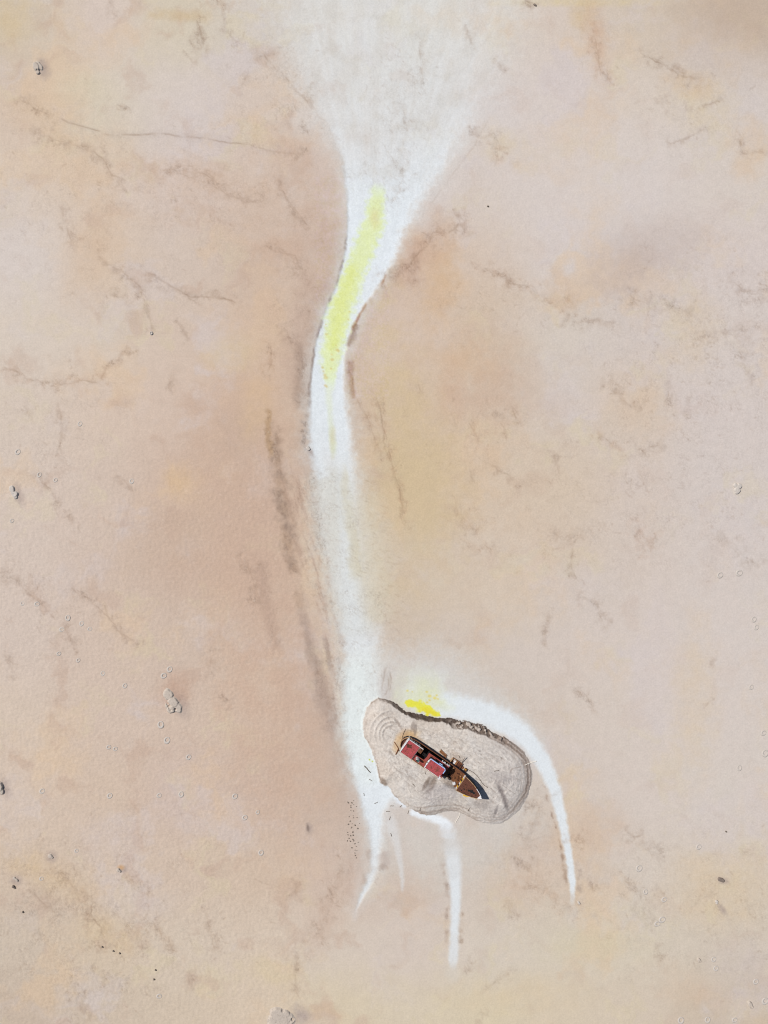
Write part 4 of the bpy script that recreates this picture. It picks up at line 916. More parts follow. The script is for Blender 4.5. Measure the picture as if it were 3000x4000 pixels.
# decks
def deck_poly(u0, u1, inset=1.2, n=12):
    a = [(u * S, -max(hb(u) - inset, .05) * S) for u in np.linspace(u0, u1, n)]
    b = [(u * S, max(hb(u) - inset, .05) * S) for u in np.linspace(u1, u0, n)]
    return a + b
def grid_deck(name, u0, u1, zf, mat, th=.06, inset=1.0, n=14, hole=None):
    m = MB(); cols = 9; vs = []; fs = []
    uu = np.linspace(u0, u1, n)
    for u in uu:
        for k in range(cols):
            y = (k / (cols - 1) * 2 - 1) * max(hb(u) - inset, .1) * S
            vs.append((u * S, y, zf(u * S, y)))
    for i in range(n - 1):
        for k in range(cols - 1):
            a = i * cols + k; fs.append((a, a + cols, a + cols + 1, a + 1))
    o = m.add(vs, fs).build(name, mat, ship)
    so = o.modifiers.new("plate", 'SOLIDIFY'); so.thickness = th; so.offset = -1
    return o
camber = lambda z0: (lambda x, y: z0 + .10 * (1 - (y / (37 * S)) ** 2))
stern_deck = grid_deck("stern_deck", -133.5, -112, camber(DECK - .05), 'fore'); stern_deck["label"] = "rusty brown stern deck"
well = grid_deck("well_deck", 66, FC, camber(DECK - .08), 'deck'); well["label"] = "rust brown open well deck, part buried in sand"
side_deck = grid_deck("side_deck", -112, 66, lambda x, y: DECK - .55, 'black')  # floor painted black to carry the shade of the side passage
fore = grid_deck("foredeck", FC, 236, fdeck_z, 'fore', inset=1.4, n=22); fore["label"] = "dark rust forecastle deck"
# forecastle break: a bulkhead plate in yellow, white and black panels
pan = ['white','yellow','black','white','yellow','black','yellow','white','white']
y0s = np.linspace(-33, 33, len(pan) + 1)
bulk = MB().box((FC - .9) * S, (FC + .6) * S, -33.6 * S, 33.6 * S, DECK - .2, DECK + 1.22).build("forecastle_bulkhead", 'white', ship)
bulk["label"] = "forecastle bulkhead in yellow, white and black panels"
for i, p in enumerate(pan):
    MB().box((FC - 1.5) * S, (FC - .92) * S, (y0s[i] + .25) * S, (y0s[i + 1] - .25) * S, DECK - .05, DECK + 1.16, .01).build("panel", p, bulk)
MB().box((FC - 2.2) * S, (FC + 1.2) * S, -33.8 * S, 33.8 * S, DECK + 1.22, DECK + 1.30).build("coaming", 'cream', bulk)
# white stem plate
stem = MB().prism([(223 * S, -9.2 * S), (237 * S, -1.2 * S), (237 * S, 1.2 * S), (226 * S, 8.2 * S)], lambda x, y: rail_z(x / S) - .06, lambda x, y: rail_z(x / S) + .07).build("bow_plate", 'white', ship)
stem["label"] = "white triangular plate at the bow"
# yellow plate hanging outboard of the bow
yp = MB().prism([(176 * S, -30.5 * S), (179 * S, -38 * S), (193 * S, -32.5 * S), (214 * S, -18.6 * S), (196 * S, -24.5 * S)], lambda x, y: DECK + .9, lambda x, y: DECK + .98).build("fender_plate", 'yellow', ship)
yp["label"] = "bent yellow plate hanging off the seaward bow"
# hatches on the foredeck (ragged holes) and well deck
rnd = random.Random(4)
def ragged(u, v, ru, rv, n=14, amp=.35):
    return [((u + ru * (1 + rnd.uniform(-amp, amp)) * math.cos(k * 2 * math.pi / n)) * S, (v + rv * (1 + rnd.uniform(-amp, amp)) * math.sin(k * 2 * math.pi / n)) * S) for k in range(n)]
for u, v, ru, rv in [(192,-1,9,6),(203,-2,4.5,5),(183,-5,5,4),(213,-3.5,3,2.8),(160,-22,3.5,2.5),(166,-12,3,2)]:
    MB().prism(ragged(u, v, ru, rv), lambda x, y: fdeck_z(x, y) + .004, lambda x, y: fdeck_z(x, y) + .022).build("rusted_hole", 'black', fore)
for u0, u1, v0, v1 in [(84,95,-10,2),(95,106,-16,-6)]:
    h = MB()
    for a in ((u0, u1, v0, v0 + 1), (u0, u1, v1 - 1, v1), (u0, u0 + 1, v0 + 1.02, v1 - 1.02), (u1 - 1, u1, v0 + 1.02, v1 - 1.02)):
        h.box(a[0] * S, a[1] * S, a[2] * S, a[3] * S, DECK - .05, DECK + .22)
    ho = h.build("hatch", 'rust', ship)
    MB().box((u0 + 1.1) * S, (u1 - 1.1) * S, (v0 + 1.1) * S, (v1 - 1.1) * S, DECK + .02, DECK + .06).build("opening", 'black', ho)
# lower deckhouse, its roof a red deck
LP = [(-62, -25), (66, -25), (66, 29), (-24, 29), (-24, -5), (-62, -5)]  # notched: the dark pit stands for the aft house's shadow and the gap
lh = MB().prism([q(*p) for p in LP], DECK - .5, DECK + 1.86).build("lower_deckhouse", 'black', ship); lh["label"] = "lower deckhouse under the red deck, walls painted black for shade"  # black walls carry the shade of the landward side in their paint
LR = [(-63, -27), (67.5, -27), (67.5, 30.5), (-26, 30.5), (-24, 12), (-27, -4), (-63, -6)]
lr = MB().prism([q(*p) for p in LR], DECK + 1.862, DECK + 1.98).build("roof", 'redrust', lh); lr["label"] = "red deck turning to rust on the landward side"
for u in (-10, 5, 20): MB().box((u - 5) * S, (u + 5) * S, 29 * S, 29.5 * S, DECK + .6, DECK + 1.3).build("window", 'glass', lh)
for i, (u0, u1) in enumerate([(33,36),(43,47),(56,59.5),(63,66)]):
    MB().box(u0 * S, u1 * S, 29.6 * S, 35 * S, DECK + 1.5, DECK + 1.62).build("bracket", 'white', lh)
MB().box(32 * S, 66.5 * S, 30.7 * S, 32.2 * S, DECK + 1.62, DECK + 1.96).build("side_beam", 'white', lh)
# aft house
ah = MB().box(-119 * S, -67 * S, -27 * S, 30 * S, DECK - .3, DECK + 2.2).build("aft_house", 'white', ship); ah["label"] = "white aft cabin with dark square windows"
ar = MB().box(-120 * S, -68.5 * S, -28.5 * S, 29 * S, DECK + 2.202, DECK + 2.32, .02).build("roof", 'red', ah); ar["label"] = "faded red cabin roof with grime in one corner"
MB().prism(ragged(-104, 10, 10, 8, 16, .3), DECK + 2.323, DECK + 2.329).build("grime_patch", 'fore', ar)
MB().box(-121.5 * S, -118.8 * S, -29.5 * S, 30.5 * S, DECK + 2.25, DECK + 2.5, .02).build("parapet", 'white', ah)
for u0, u1 in ((-117, -108), (-105.5, -96.5), (-94, -85), (-82.5, -73.5)):
    w = MB().box(u0 * S, u1 * S, 30 * S, 31 * S, DECK + .75, DECK + 1.8).build("window", 'white', ah)
    MB().box((u0 + 1.3) * S, (u1 - 1.3) * S, 31.01 * S, 31.3 * S, DECK + .87, DECK + 1.68).build("pane", 'glass', w)
MB().box(-118.6 * S, -53 * S, 29.4 * S, 31.4 * S, DECK + 2.05, DECK + 2.34, .02).build("side_beam", 'white', ah)
tr = MB().box(-66.8 * S, -51 * S, 9 * S, 29 * S, DECK - .3, DECK + 2.2, .02).build("companionway", 'deck', ah); tr["label"] = "rusty companionway top beside the red roof"
MB().box(-60 * S, -55 * S, 22 * S, 27 * S, DECK + 2.203, DECK + 2.24).build("opening", 'black', tr)
MB().box(-67 * S, -66 * S, -30 * S, -26 * S, DECK + 2.2, DECK + 2.75).build("davit", 'grey', ah)
MB().tube([q(-66, -27) + (DECK + 2.4,), q(-66, 6) + (DECK + 2.45,)], .05).build("cross_bar", 'black', ah)
MB().box(-121 * S, -117 * S, -33 * S, -29.7 * S, DECK + 1.9, DECK + 2.05).build("bracket", 'grey', ah)
# wheelhouse on the red deck
wh = MB().box(-14 * S, 51 * S, -13 * S, 23.5 * S, DECK + 1.985, DECK + 4.15).build("wheelhouse", 'black', ship); wh["label"] = "forward wheelhouse with red roof and white trim tinted blue for shade"
RZ = DECK + 4.152
wr = MB().prism([(-15 * S, -14.5 * S), (52 * S, -14.5 * S), (52 * S, 20 * S), (48 * S, 25 * S), (-15 * S, 25 * S)], RZ, RZ + .12).build("roof", 'red', wh); wr["label"] = "faded red wheelhouse roof"
MB().wall(q2 := [(-16.4 * S, 26.2 * S), (48.5 * S, 26.2 * S), (53.4 * S, 20.5 * S), (53.4 * S, 6 * S)], RZ - .05, RZ + .2, .19).build("trim", 'blue', wh)  # white edge painted pale blue where it lies in shade
MB().wall([(-16.4 * S, -15.8 * S), (-16.4 * S, 24.6 * S)], RZ - .05, RZ + .22, .2).build("trim", 'white', wh)
MB().wall([(-14.8 * S, -16 * S), (44 * S, -16 * S)], RZ - .05, RZ + .16, .12).build("trim", 'white', wh)
for v in (2, 14): MB().box(-19.6 * S, -17.9 * S, (v - 5) * S, (v + 4) * S, RZ - .05, RZ + .14, .02).build("vent_box", 'white', wh)
MB().box(22 * S, 36 * S, 27.7 * S, 30.4 * S, RZ - .5, RZ - .42).build("window_hood", 'blue', wh)
for u in (-8, 5, 18, 31, 43): MB().box((u - 4.5) * S, (u + 4.5) * S, 23.5 * S, 24 * S, DECK + 3.0, DECK + 3.75).build("window", 'glass', wh)
for v in (-8, 4, 16): MB().box(51 * S, 51.5 * S, (v - 4) * S, (v + 4) * S, DECK + 3.0, DECK + 3.75).build("window", 'glass', wh)
sc_ = MB()
for a in [(46,56,-14,-11),(50,53,-20,-8),(44,50,-19,-16),(52,58,-17,-15),(47,49,-10,-4)]:
    sc_.box(a[0] * S, a[1] * S, a[2] * S, a[3] * S, RZ + .12 + .02 * abs(a[2]), RZ + .25 + .02 * abs(a[2]))
lamp = sc_.build("broken_lamp_rack", 'white', wh); lamp["label"] = "broken white lamp rack on the roof corner"
# funnel
fn = MB(); ring = 20
for k, (z, sx, sy) in enumerate([(DECK + 1.985, 8, 5), (DECK + 2.8, 8, 5), (DECK + 3.6, 7.6, 4.8), (DECK + 3.9, 7.0, 4.4)]):
    fn.v += [((-50 + sx * math.cos(i * 2 * math.pi / ring)) * S, (-12 + sy * math.sin(i * 2 * math.pi / ring)) * S, z) for i in range(ring)]
for k in range(3):
    fn.f += [(k * ring + i, k * ring + (i + 1) % ring, (k + 1) * ring + (i + 1) % ring, (k + 1) * ring + i) for i in range(ring)]
fo = fn.build("funnel", 'white', ship, smooth=True); fo["label"] = "white oval funnel with a dark green mouth"
MB().prism([((-50 + 6.4 * math.cos(i * 2 * math.pi / ring)) * S, (-12 + 3.9 * math.sin(i * 2 * math.pi / ring)) * S) for i in range(ring)], DECK + 3.55, DECK + 3.6).build("funnel_mouth", 'green', fo)
# ball lamp and white box
ico = MB()
for i in range(6):
    for j in range(10):
        th_, ph = math.pi * (i + .5) / 6, 2 * math.pi * j / 10
        ico.v.append(((69.5 + 2.1 * math.sin(th_) * math.cos(ph)) * S, (31 + 2.1 * math.sin(th_) * math.sin(ph)) * S, DECK + 1.45 + .15 * math.cos(th_)))
for i in range(5):
    for j in range(10): ico.f.append((i * 10 + j, i * 10 + (j + 1) % 10, (i + 1) * 10 + (j + 1) % 10, (i + 1) * 10 + j))
ico.f += [tuple(range(10)), tuple(range(59, 49, -1))]
bo = ico.build("lamp_globe", 'white', ship, smooth=True)
MB().tube([(69.5 * S, 31 * S, DECK - .1), (69.5 * S, 31 * S, DECK + 1.32)], .05).build("lamp_post", 'rust', ship)
for u, v, r in [(80, 27, 3.0), (118, 20, 2.2), (130, -2, 2.0)]:
    MB().prism([((u + r * math.cos(k * math.pi / 4)) * S, (v + r * math.sin(k * math.pi / 4)) * S) for k in range(8)], DECK - .06, DECK + .45, .05).build("bollard", 'fore', ship)

# clutter that clings to the wreck: torn plates, pipes and coamings
rc = random.Random(21)
for k in range(26):
    u_ = rc.uniform(78, 138); v_ = rc.uniform(-6, 31); a_ = rc.uniform(0, 3.1); l_ = rc.uniform(1.2, 4.5); w_ = rc.uniform(.6, 2.2)
    P_ = [((u_ + dx * math.cos(a_) * l_ - dy * math.sin(a_) * w_) * S, (v_ + dx * math.sin(a_) * l_ + dy * math.cos(a_) * w_) * S) for dx, dy in ((-1, -1), (1, -.7), (.9, 1), (-.8, .8))]
    MB().prism(P_, DECK + .0, DECK + rc.uniform(.14, .35)).build("torn_plate", rc.choice(['rust', 'fore', 'timber', 'deck', 'cream']), ship)
for k in range(9):
    u_ = rc.uniform(150, 205); v_ = rc.uniform(-18, 14); a_ = rc.uniform(0, 3.1); l_ = rc.uniform(1, 3)
    z_ = fdeck_z(u_ * S, 0)
    MB().box((u_ - l_) * S, (u_ + l_) * S, (v_ - .7) * S, (v_ + .7) * S, z_ + .0, z_ + .2).build("torn_plate", rc.choice(['rust', 'timber', 'deck']), ship)
for pts in ([(-20, 26), (10, 27.5), (30, 26.5)], [(55, -20), (60, 0), (58, 22)], [(80, 33), (100, 32), (135, 30)], [(-58, -22), (-40, -24), (-22, -23)]):
    z_ = DECK + (2.03 if pts[0][0] < 70 else .08)
    MB().tube([q(*p) + (z_,) for p in pts], .06).build("pipe", rc.choice(['fore', 'rust', 'grey']), ship)
for u_, v_, r_ in [(-95, -12, 4), (-80, 5, 3), (-110, -20, 3), (-75, -18, 2.5)]:
    MB().prism(ragged(u_, v_, r_, r_ * .6, 12, .4), DECK + 2.322, DECK + 2.33).build("rust_bloom", 'redrust', ar)
for u_, v_, r_ in [(20, 5, 4), (40, -6, 3), (5, 14, 3), (-6, -4, 2.5)]:
    MB().prism(ragged(u_, v_, r_, r_ * .6, 12, .4), RZ + .122, RZ + .13).build("rust_bloom", 'redrust', wr)

# ---------------------------------------------------------------- wreckage lying on the island
def on_ground(name, px, py, rz=0.0, dz=0.0):
    x, y = M2(px, py); return empty(name, (x, y, ground_z(px, py) + dz), (0, 0, rz))
wb = MB().box(-.38, .38, -.34, .34, 0, .42, .04).build("white_box", 'white')
x, y = M2(1769.5, 3046); wb.location = (x, y, max(ground_z(1769, 3046), 2.0) + .0); wb.rotation_euler = (.12, .05, .2)
tag(wb, "small white box lying on the sand drift over the well deck", "box")
t = on_ground("rusty_timber_bundle", 1730, 2936, YAW - .12, .02); tag(t, "pair of rust brown timbers lying on the sand beside the hull", "timbers")
MB().box(-1.15, 1.0, .06, .42, 0, .3, .03).build("timber", 'timber', t); MB().box(-.95, 1.2, -.38, -.04, 0, .3, .03).build("timber", 'timber', t); MB().box(-1.28, -1.12, -.42, .46, .02, .34, .02).build("end_plate", 'cream', t)
t = on_ground("wreck_crate", 1780, 2972, YAW, .0); tag(t, "open rusty box of wreck plating with a pale end, by the hull", "wreckage")
MB().box(-1.6, 1.5, -.75, .75, 0, .1).build("floor", 'fore', t)
for a, mname in [((-1.6, 1.5, -.82, -.7), 'rust'), ((-1.6, 1.5, .7, .82), 'timber'), ((1.4, 1.52, -.69, .69), 'rust')]: MB().box(*a, .1, .75, .02).build("side_plate", mname, t)
MB().box(-1.66, -1.5, -.69, .69, .1, .8, .02).build("end_plate", 'cream', t)
MB().box(-.75, -.3, -.5, .5, .1, .55, .02).build("pale_block", 'white', t); MB().box(-.25, .2, -.6, .6, .1, .62, .02).build("rust_plate", 'timber', t); MB().box(.3, 1.3, -.6, .6, .1, .4, .02).build("dark_plate", 'fore', t)
t = on_ground("winch_frame", 1812, 2995, YAW, .0); tag(t, "small rusty winch frame at the head of the curved cable", "winch")
MB().box(-.8, .35, -.3, .3, 0, .18, .02).build("bed", 'cream', t); MB().box(.1, .75, -.45, .45, 0, .5, .03).build("drum_housing", 'fore', t); MB().tube([(-.6, -.35, .3), (-.6, .35, .3)], .18, 10).build("drum", 'rust', t); MB().box(.2, .45, -.1, .2, .502, .62).build("yellow_block", 'yellow', t)
def line_on_ground(name, pts, r, mat, label, cat, lift=.0, z1=None):
    P = []
    for i, (px, py) in enumerate(pts):
        x, y = M2(px, py); z = ground_z(px, py) + r * .7 + lift
        if z1 is not None: z = ground_z(px, py) + z1 * i / (len(pts) - 1) + r
        P.append((x, y, z))
    return tag(MB().tube(P, r).build(name, mat), label, cat)
line_on_ground("cable", [(1823,2998),(1835,3003),(1848,3011),(1860,3022),(1871,3036),(1880,3050),(1890,3061),(1902,3069)], .07, 'wood', "dark curved cable lying on sand off the hull", "cable")
line_on_ground("leaning_pole", [(1798,2983),(1803,2968),(1808,2957),(1813,2946)], .075, 'wood', "thin dark pole leaning out from the rusty wreck box", "pole", z1=.9)
t = tag(empty("stern_gear", (*M2(1556, 2919), ground_z(1556, 2919))), "rusty bent spar with crosspiece lying off the stern", "spar")
def rel(o, pts, r, name, mat, z=.1):
    b = o.location; P = []
    for px, py in pts:
        x, y = M2(px, py); P.append((x - b.x, y - b.y, ground_z(px, py) - b.z + z))
    return MB().tube(P, r).build(name, mat, o)
rel(t, [(1540,2892),(1549,2906),(1556,2918)], .11, "spar", 'timber'); rel(t, [(1556,2918),(1551,2929),(1545,2940)], .15, "lower_spar", 'rust'); rel(t, [(1550,2924),(1560,2926)], .1, "crosspiece", 'fore')
line_on_ground("buried_rod", [(1570,2876),(1575,2860),(1583,2843)], .07, 'wood', "thin dark rod half buried behind the stern", "rod")
t = on_ground("hull_plate", 1703, 2931, YAW + .05, .02); tag(t, "slate grey bent plate lying against the landward hull", "plate")
MB().prism([(-.75, -.12), (-.2, -.28), (.7, -.2), (.8, .1), (.1, .2), (-.6, .26)], 0, .22, .03).build("plate", 'grey', t)
for i, (px, py, ln, rot, lab) in enumerate([
  (1435,3005,1.25,-48,"longest dark log lying on the white salt west of the island"),(1448,3048,.5,-30,"short dark stick on the salt below the longest log"),(1421.5,3104,.4,-80,"short dark stick standing across the left edge of the salt"),
  (1469,3137,.5,28,"short dark stick slanting up on the salt south-west of the island"),(1531,3148,.5,2,"level dark stick just off the island's south-west shore"),(1516,3169,.55,4,"level dark stick on grey mud below another level stick"),
  (1523,3196,.5,80,"upright dark stick on grey mud south-west of the island"),(1528,3261,.5,-70,"dark stick on grey mud above the narrow white ribbon"),(1566,3149,.4,45,"dark stick on the salt rim under the island's south-west shore"),
  (1595,3172,.5,72,"dark stick beside the start of the southern white ribbon"),(1615.5,3060,.5,-45,"short dark stick on the island sand below the cabins"),(1641,3158,.45,75,"small dark stick on the island's southern beach"),
  (1660,3012,.35,-70,"tiny dark stick on sand just seaward of the red cabins"),(1832,3155,.6,62,"dark stick on the sand south-west of the bow"),(1937,3004,.7,12,"dark stick on the combed sand east of the bow"),(1792,2949,.4,-60,"short dark rod beside the leaning pole")]):
    x, y = M2(px, py)
    w_ = .12 if i == 0 else .075
    m = MB().tube([(-ln, 0, w_ * .6), (-ln * .2, .04, w_ * .8), (ln * .5, -.03, w_ * .7), (ln, .03, w_ * .6)], w_, 6, w_ * .8)
    o = m.build("driftwood_stick", 'wood'); o.location = (x, y, ground_z(px, py)); o.rotation_euler = (0, 0, math.radians(rot))
    tag(o, lab, "stick", "dark sticks scattered round the island")
line_on_ground("bleached_branch", [(2049,2986),(2060,2982),(2072,2979),(2095,2973)], .10, 'pale_wood', "long bleached branch lying across the island's dark eastern bank", "branch", .05)
line_on_ground("bleached_branch", [(1796,3176),(1794,3188),(1786,3200),(1779,3213)], .08, 'pale_wood', "pale thin branch running south off the island's southern shore", "branch", .03)

# ---------------------------------------------------------------- mud mounds, rings and stones on the flat
def mound(name, px, py, lobes, mats, label, cat="mound", group=None, step=1.3, pits=()):
    """a clod of slumped mud: overlapping flat-topped lobes (x, y, rx, ry, rot, height) in image pixels"""
    R = max(math.hypot(l[0], l[1]) + max(l[2], l[3]) for l in lobes) + 5
    ax = np.arange(-R, R + step, step); X_, Y_ = np.meshgrid(ax, ax)
    seed = int(px * 7 + py) % 1000
    nx_ = fbm(X_ + px, Y_ + py, 16, 3, 700 + seed % 50); ny_ = fbm(X_ + px, Y_ + py, 7, 2, 760)
    Z = np.full(X_.shape, -.12)
    for lx, ly, rx, ry, rot, h in lobes:
        c_, s_ = math.cos(math.radians(rot)), math.sin(math.radians(rot))
        u = ((X_ - lx) * c_ + (Y_ - ly) * s_) / rx; v = (-(X_ - lx) * s_ + (Y_ - ly) * c_) / ry
        r_ = np.hypot(u, v) + .22 * nx_ + .08 * ny_
        z = h * (1 - sm(.72, 1.05, r_)) + .10 * h * (1 - r_) - .02
        Z = np.maximum(Z, np.where(r_ < 1.12, z, -.12))
    for lx, ly, rr, dp in pits: Z = Z - dp * np.exp(-(((X_ - lx) ** 2 + (Y_ - ly) ** 2) / rr ** 2) ** 2) * (Z > -.05)
    Z = Z + .03 * ny_
    keep = Z > -.06
    n = len(ax); idx = -np.ones(X_.shape, int)
    k = keep.copy(); k[:-1] |= keep[1:]; k[1:] |= keep[:-1]; k[:, :-1] |= keep[:, 1:]; k[:, 1:] |= keep[:, :-1]
    ys_, xs_ = np.nonzero(k); idx[ys_, xs_] = np.arange(len(ys_))
    verts = [(X_[j, i] * S, -Y_[j, i] * S, max(Z[j, i], -.12)) for j, i in zip(ys_, xs_)]
    faces = []
    for j in range(n - 1):
        for i in range(n - 1):
            a = (idx[j, i], idx[j + 1, i], idx[j + 1, i + 1], idx[j, i + 1])
            if min(a) >= 0: faces.append(a)
    me = bpy.data.meshes.new(name); me.from_pydata(verts, [], faces); me.polygons.foreach_set("use_smooth", [True] * len(faces))
    me.materials.append(MT[mats]); o = bpy.data.objects.new(name, me); coll.objects.link(o)
    x, y = M2(px, py); o.location = (x, y, ground_z(px, py)); return tag(o, label, cat, group)
G1 = "mud mounds on the flat"
mound("mud_mound", 147, 266, [(-4,-4,13,20,-28,.5),(8,-8,9,22,-34,.28),(2,18,9,8,0,.35)], 'mudclod', "grey mud mound split by a groove, near the top left corner", group=G1, pits=[(0,10,3,.3)])
mound("mud_mound", 58, 1925, [(-10,-14,11,16,-20,.4),(2,6,13,13,0,.45),(4,16,9,9,0,.3),(-6,2,8,16,-25,.35)], 'ringmud', "pale two-lobed mud mound at the left edge of the flat", group=G1, pits=[(-2,6,6,.12)])
mound("mud_mound", 672, 2738, [(-14,-24,19,24,-25,.4),(6,4,26,18,35,.5),(22,24,16,26,-25,.35),(-3,32,17,16,0,.55),(-18,18,9,12,0,.3)], 'mudclod', "largest lobed mud mound, beside the brown stain left of the channel", group=G1, step=1.6, pits=[(-17,10,5,.5),(-11,20,5,.5),(-3,34,4,.3),(14,32,5,.4),(-8,28,4,.3)])
mound("mud_mound", 0, 3078, [(-4,-6,18,22,-20,.7),(6,12,12,15,-20,.5)], 'mudclod', "mud mound cut by the left edge of the picture", group=G1)
mound("mud_mound", 1090, 3974, [(0,14,46,46,0,.5),(-8,-14,30,26,0,.55),(28,-18,16,12,20,.5),(34,10,30,28,0,.4)], 'mudclod', "broad ringed mud mound with a black pit at the bottom edge", group=G1, step=2.0, pits=[(54,6,5.5,1.2),(44,14,4,.15)])
mound("mud_mound", 2880, 1908, [(-7,-12,9,10,0,.35),(7,-9,11,11,0,.4),(0,6,13,14,0,.4),(-2,14,9,9,0,.35)], 'ringmud', "heart-shaped pale mud mound at the right edge of the flat", group=G1, pits=[(-1,-18,3,.3),(9,2,2.5,.25)])
mound("mud_mound", 1204, 1752, [(0,0,7,10,-30,.35)], 'ringmud', "small pale mud lump in the dark left bank of the channel", group=G1, step=1.0)
mound("mud_mound", 2799, 3523, [(0,-2,6,6,0,.4),(1,5,5,4,0,.3)], 'ringmud', "bright pale mud lump with a dark tail, lower right", group=G1, step=1.0)
mound("mud_mound", 2818, 3437, [(0,0,14,8,25,.25),(-8,-3,6,8,0,.3)], 'wetmud', "dark netted mud lump above the bright pale lump, lower right", group=G1, step=1.0)
mound("mud_mound", 2730, 3750, [(0,0,7,11,-25,.35),(2,4,5,6,0,.4)], 'mudclod', "oval mud lump with a dark hollow, lower right", group=G1, step=1.0, pits=[(2,4,3,.35)])
mound("mud_mound", 2931, 3925, [(-2,-4,9,14,-25,.4),(4,8,8,9,-25,.3)], 'mudclod', "ridged tan mud mound near the bottom right corner", group=G1, step=1.0, pits=[(3,6,3,.3)])
mound("mud_mound", 2261, 3526, [(0,0,4.5,8,-25,.3)], 'ringmud', "pale egg-shaped lump beside the foot of the right white ribbon", group=G1, step=1.0)
mound("mud_mound", 466, 3396, [(-4,2,7,8,0,.4),(3,6,5,7,-25,.3)], 'mudclod', "grey mud lump with an orange stain behind it, lower left", group=G1, step=1.0)
mound("mud_mound", 196, 3343, [(0,0,10,9,0,.3),(6,6,7,5,0,.25)], 'mudclod', "rough mud lump at the head of the lower left stains", group=G1, step=1.0)
mound("mud_mound", 60, 3432, [(-4,-2,7,6,0,.3),(5,4,10,5,40,.3)], 'mudclod', "creased mud lump above a black-shadowed stone, lower left", group=G1, step=1.0)
mound("mud_mound", 53, 3464, [(0,-2,6,5,0,.5),(5,4,5,4,0,.3)], 'wetmud', "dark mud stone at the far lower left", group=G1, step=1.0)
mound("mud_mound", 592, 1302, [(0,0,7,8,0,.35)], 'ringmud', "lone pale round lump at the end of a crack, upper left", group=G1, step=1.0, pits=[(0,0,3.5,.25)])
mound("mud_mound", 2090, 20, [(0,0,8,4,35,.3)], 'wetmud', "small dark lump at the very top of the flat", group=G1, step=1.0)
for px, py, lab in [(443,3714,"left of two dark pebbles side by side, lower left flat"),(468,3723,"right of two dark pebbles side by side, lower left flat"),(400,3698,"dark pebble just left of a pebble pair, lower left flat"),(602,3825,"largest black pebble on the lower left flat"),(608,3788,"dark pebble above the largest black pebble, lower left"),(90,3562,"dark flat pebble near the lower left edge"),
                    (2836,3248,"lone dark pebble on the pale right flat"),(1906,806,"lone dark fleck on the pale upper flat right of the salt")]:
    mound("pebble", px, py, [(0,0,3.6,3.2,20,.3),(2.4,1.6,2.4,2.4,0,.2)], 'stone', lab, "pebble", "dark pebbles on the flat", step=1.0)

def ring_mesh():
    m = MB(); nu, nv = 16, 6
    for i in range(nu):
        a = i * 2 * math.pi / nu
        rr = .5 * (1 + .12 * math.sin(2 * a + .6)); th_ = .17 + .06 * math.cos(a + 2.4)
        for j in range(nv):
            b_ = j * 2 * math.pi / nv
            m.v.append(((rr + th_ * math.cos(b_)) * math.cos(a), (rr + th_ * math.cos(b_)) * math.sin(a) * 1.15, .05 + th_ * 1.1 * math.sin(b_)))
    for i in range(nu):
        for j in range(nv):
            m.f.append((i * nv + j, ((i + 1) % nu) * nv + j, ((i + 1) % nu) * nv + (j + 1) % nv, i * nv + (j + 1) % nv))
    return m
proto = ring_mesh().build("mud_ring", 'ringmud', smooth=True)
RINGS = [
 ("on the flat left of the white channel", "mud rings left of the channel",
  [(88,2357),(145,2359),(241,2459),(265,2413),(319,2435),(351,2457),(230,2553),(306,2579),(402,2630),(488,2678),(47,2034),(217,1875),(313,1655),(70,1765),(154,1854),(515,1879)]),
 ("around the largest lobed mound", "mud rings by the largest mound", [(663,2614),(640,2639),(628,2830),(425,2918),(451,2925),(653,2891),(737,2957)]),
 ("on the lower left flat", "mud rings of the lower left flat", [(429,3108),(708,3102),(918,3110),(957,3193),(622,3107),(1007,3172),(299,3323),(165,3090),(622,3891),(162,3432),(1020,3330)]),
 ("along the right edge", "mud rings of the right edge", [(2813,2246),(2888,2238),(2945,2419),(2935,2684),(2983,2863),(2989,2942),(2888,2999),(2955,2450)]),
 ("on the lower right flat", "mud rings of the lower right flat", [(2730,3308),(2497,3391),(2522,3483),(2595,3514),(2587,3592),(2797,3782),(2953,3834),(2989,3910),(2764,3983),(2870,3984),(2788,3747),(2568,3609),(2660,3985)]),
]
rnd = random.Random(11); first = True
ORD = ['topmost'] + ['%s from the top' % w for w in 'second third fourth fifth sixth seventh eighth ninth tenth eleventh twelfth thirteenth fourteenth fifteenth sixteenth'.split()]
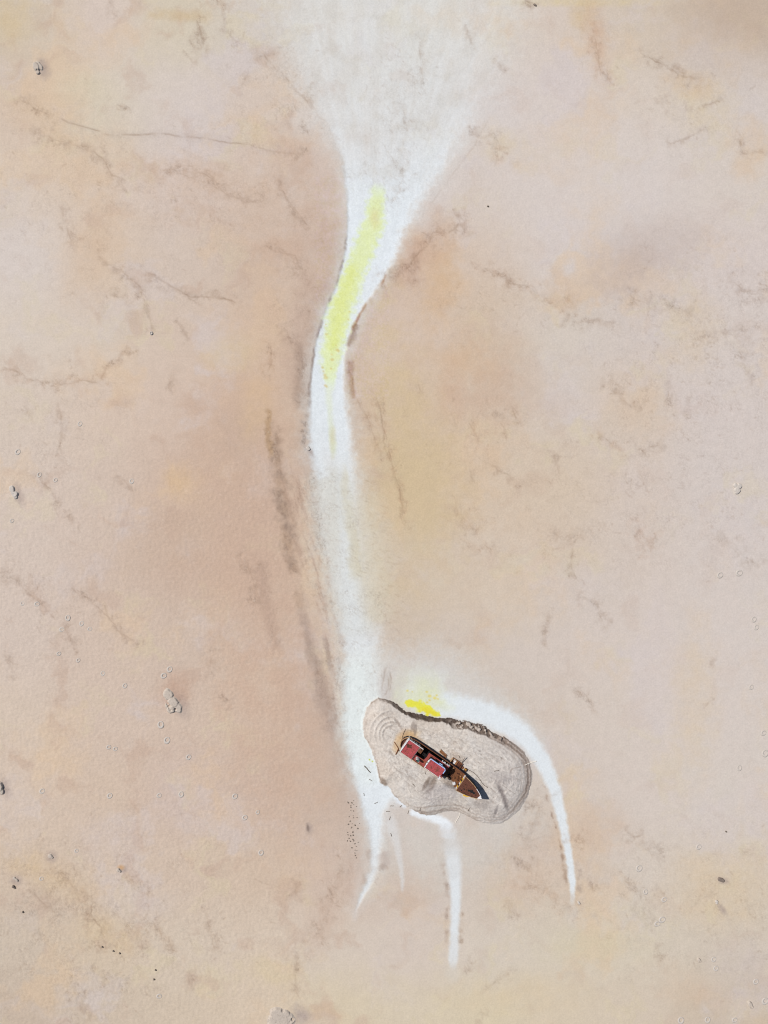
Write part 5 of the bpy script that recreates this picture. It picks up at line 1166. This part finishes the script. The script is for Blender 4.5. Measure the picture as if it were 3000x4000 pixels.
for lab, grp, pts in RINGS:
    for i, (px, py) in enumerate(sorted(pts, key=lambda p: p[1])):
        o = proto if first else proto.copy()
        if not first: coll.objects.link(o)
        first = False
        x, y = M2(px, py); k = rnd.uniform(.85, 1.2) * (1.15 if px > 2400 or 600 < px < 700 else .95)
        o.location = (x, y, ground_z(px, py)); o.scale = (k, k, k * .38); o.rotation_euler = (0, 0, rnd.uniform(-.7, .7))
        tag(o, "%s small mud ring %s" % (ORD[i], lab), "mud ring", grp)
# spatter of dark stones beside the salt south-west of the island
sm_ = MB(); n_ = 7
for k, (r_, z_) in enumerate([(.20, -.03), (.22, .08), (.13, .17)]):
    sm_.v += [(r_ * (1 + .25 * math.sin(3 * i + k)) * math.cos(i * 2 * math.pi / n_), r_ * .8 * (1 + .2 * math.cos(2 * i)) * math.sin(i * 2 * math.pi / n_), z_) for i in range(n_)]
for k in range(2): sm_.f += [(k * n_ + i, k * n_ + (i + 1) % n_, (k + 1) * n_ + (i + 1) % n_, (k + 1) * n_ + i) for i in range(n_)]
sm_.f += [tuple(2 * n_ + i for i in range(n_)), tuple(range(n_ - 1, -1, -1))]
sp = sm_.build("stone", 'stone', smooth=True); first = True
STN = [(416,718),(392,745),(350,745),(416,765),(380,780),(380,800),(450,792),(380,838),(412,845),(408,905),(358,915),(456,925),(414,930),(372,970),(396,1003),(350,1008),(488,1000),(388,1045),(384,1058),(405,1105),(408,1145),(378,1150),(342,1110),(345,1140),(358,1183),(405,1195),(416,1212),(372,1218),(380,1220),(336,1215),(430,1250),(392,1300),(432,1330),(455,1335),(430,1365),(436,1395),(466,1060),(448,1425),(340,735),(432,1020),(470,1235),(446,1285)]
for a, b_ in STN:
    o = sp if first else sp.copy()
    if not first: coll.objects.link(o)
    first = False
    px, py = 1250 + a / 3.16, 2900 + b_ / 3.16
    x, y = M2(px, py); k = rnd.uniform(.5, 1.05)
    o.location = (x, y, ground_z(px, py)); o.scale = (k, k * rnd.uniform(.8, 1.2), k); o.rotation_euler = (0, 0, rnd.uniform(0, 6.3))
    tag(o, "small dark stone in the scatter along the left bank of the lower salt", "stone", "scatter of dark stones by the salt")
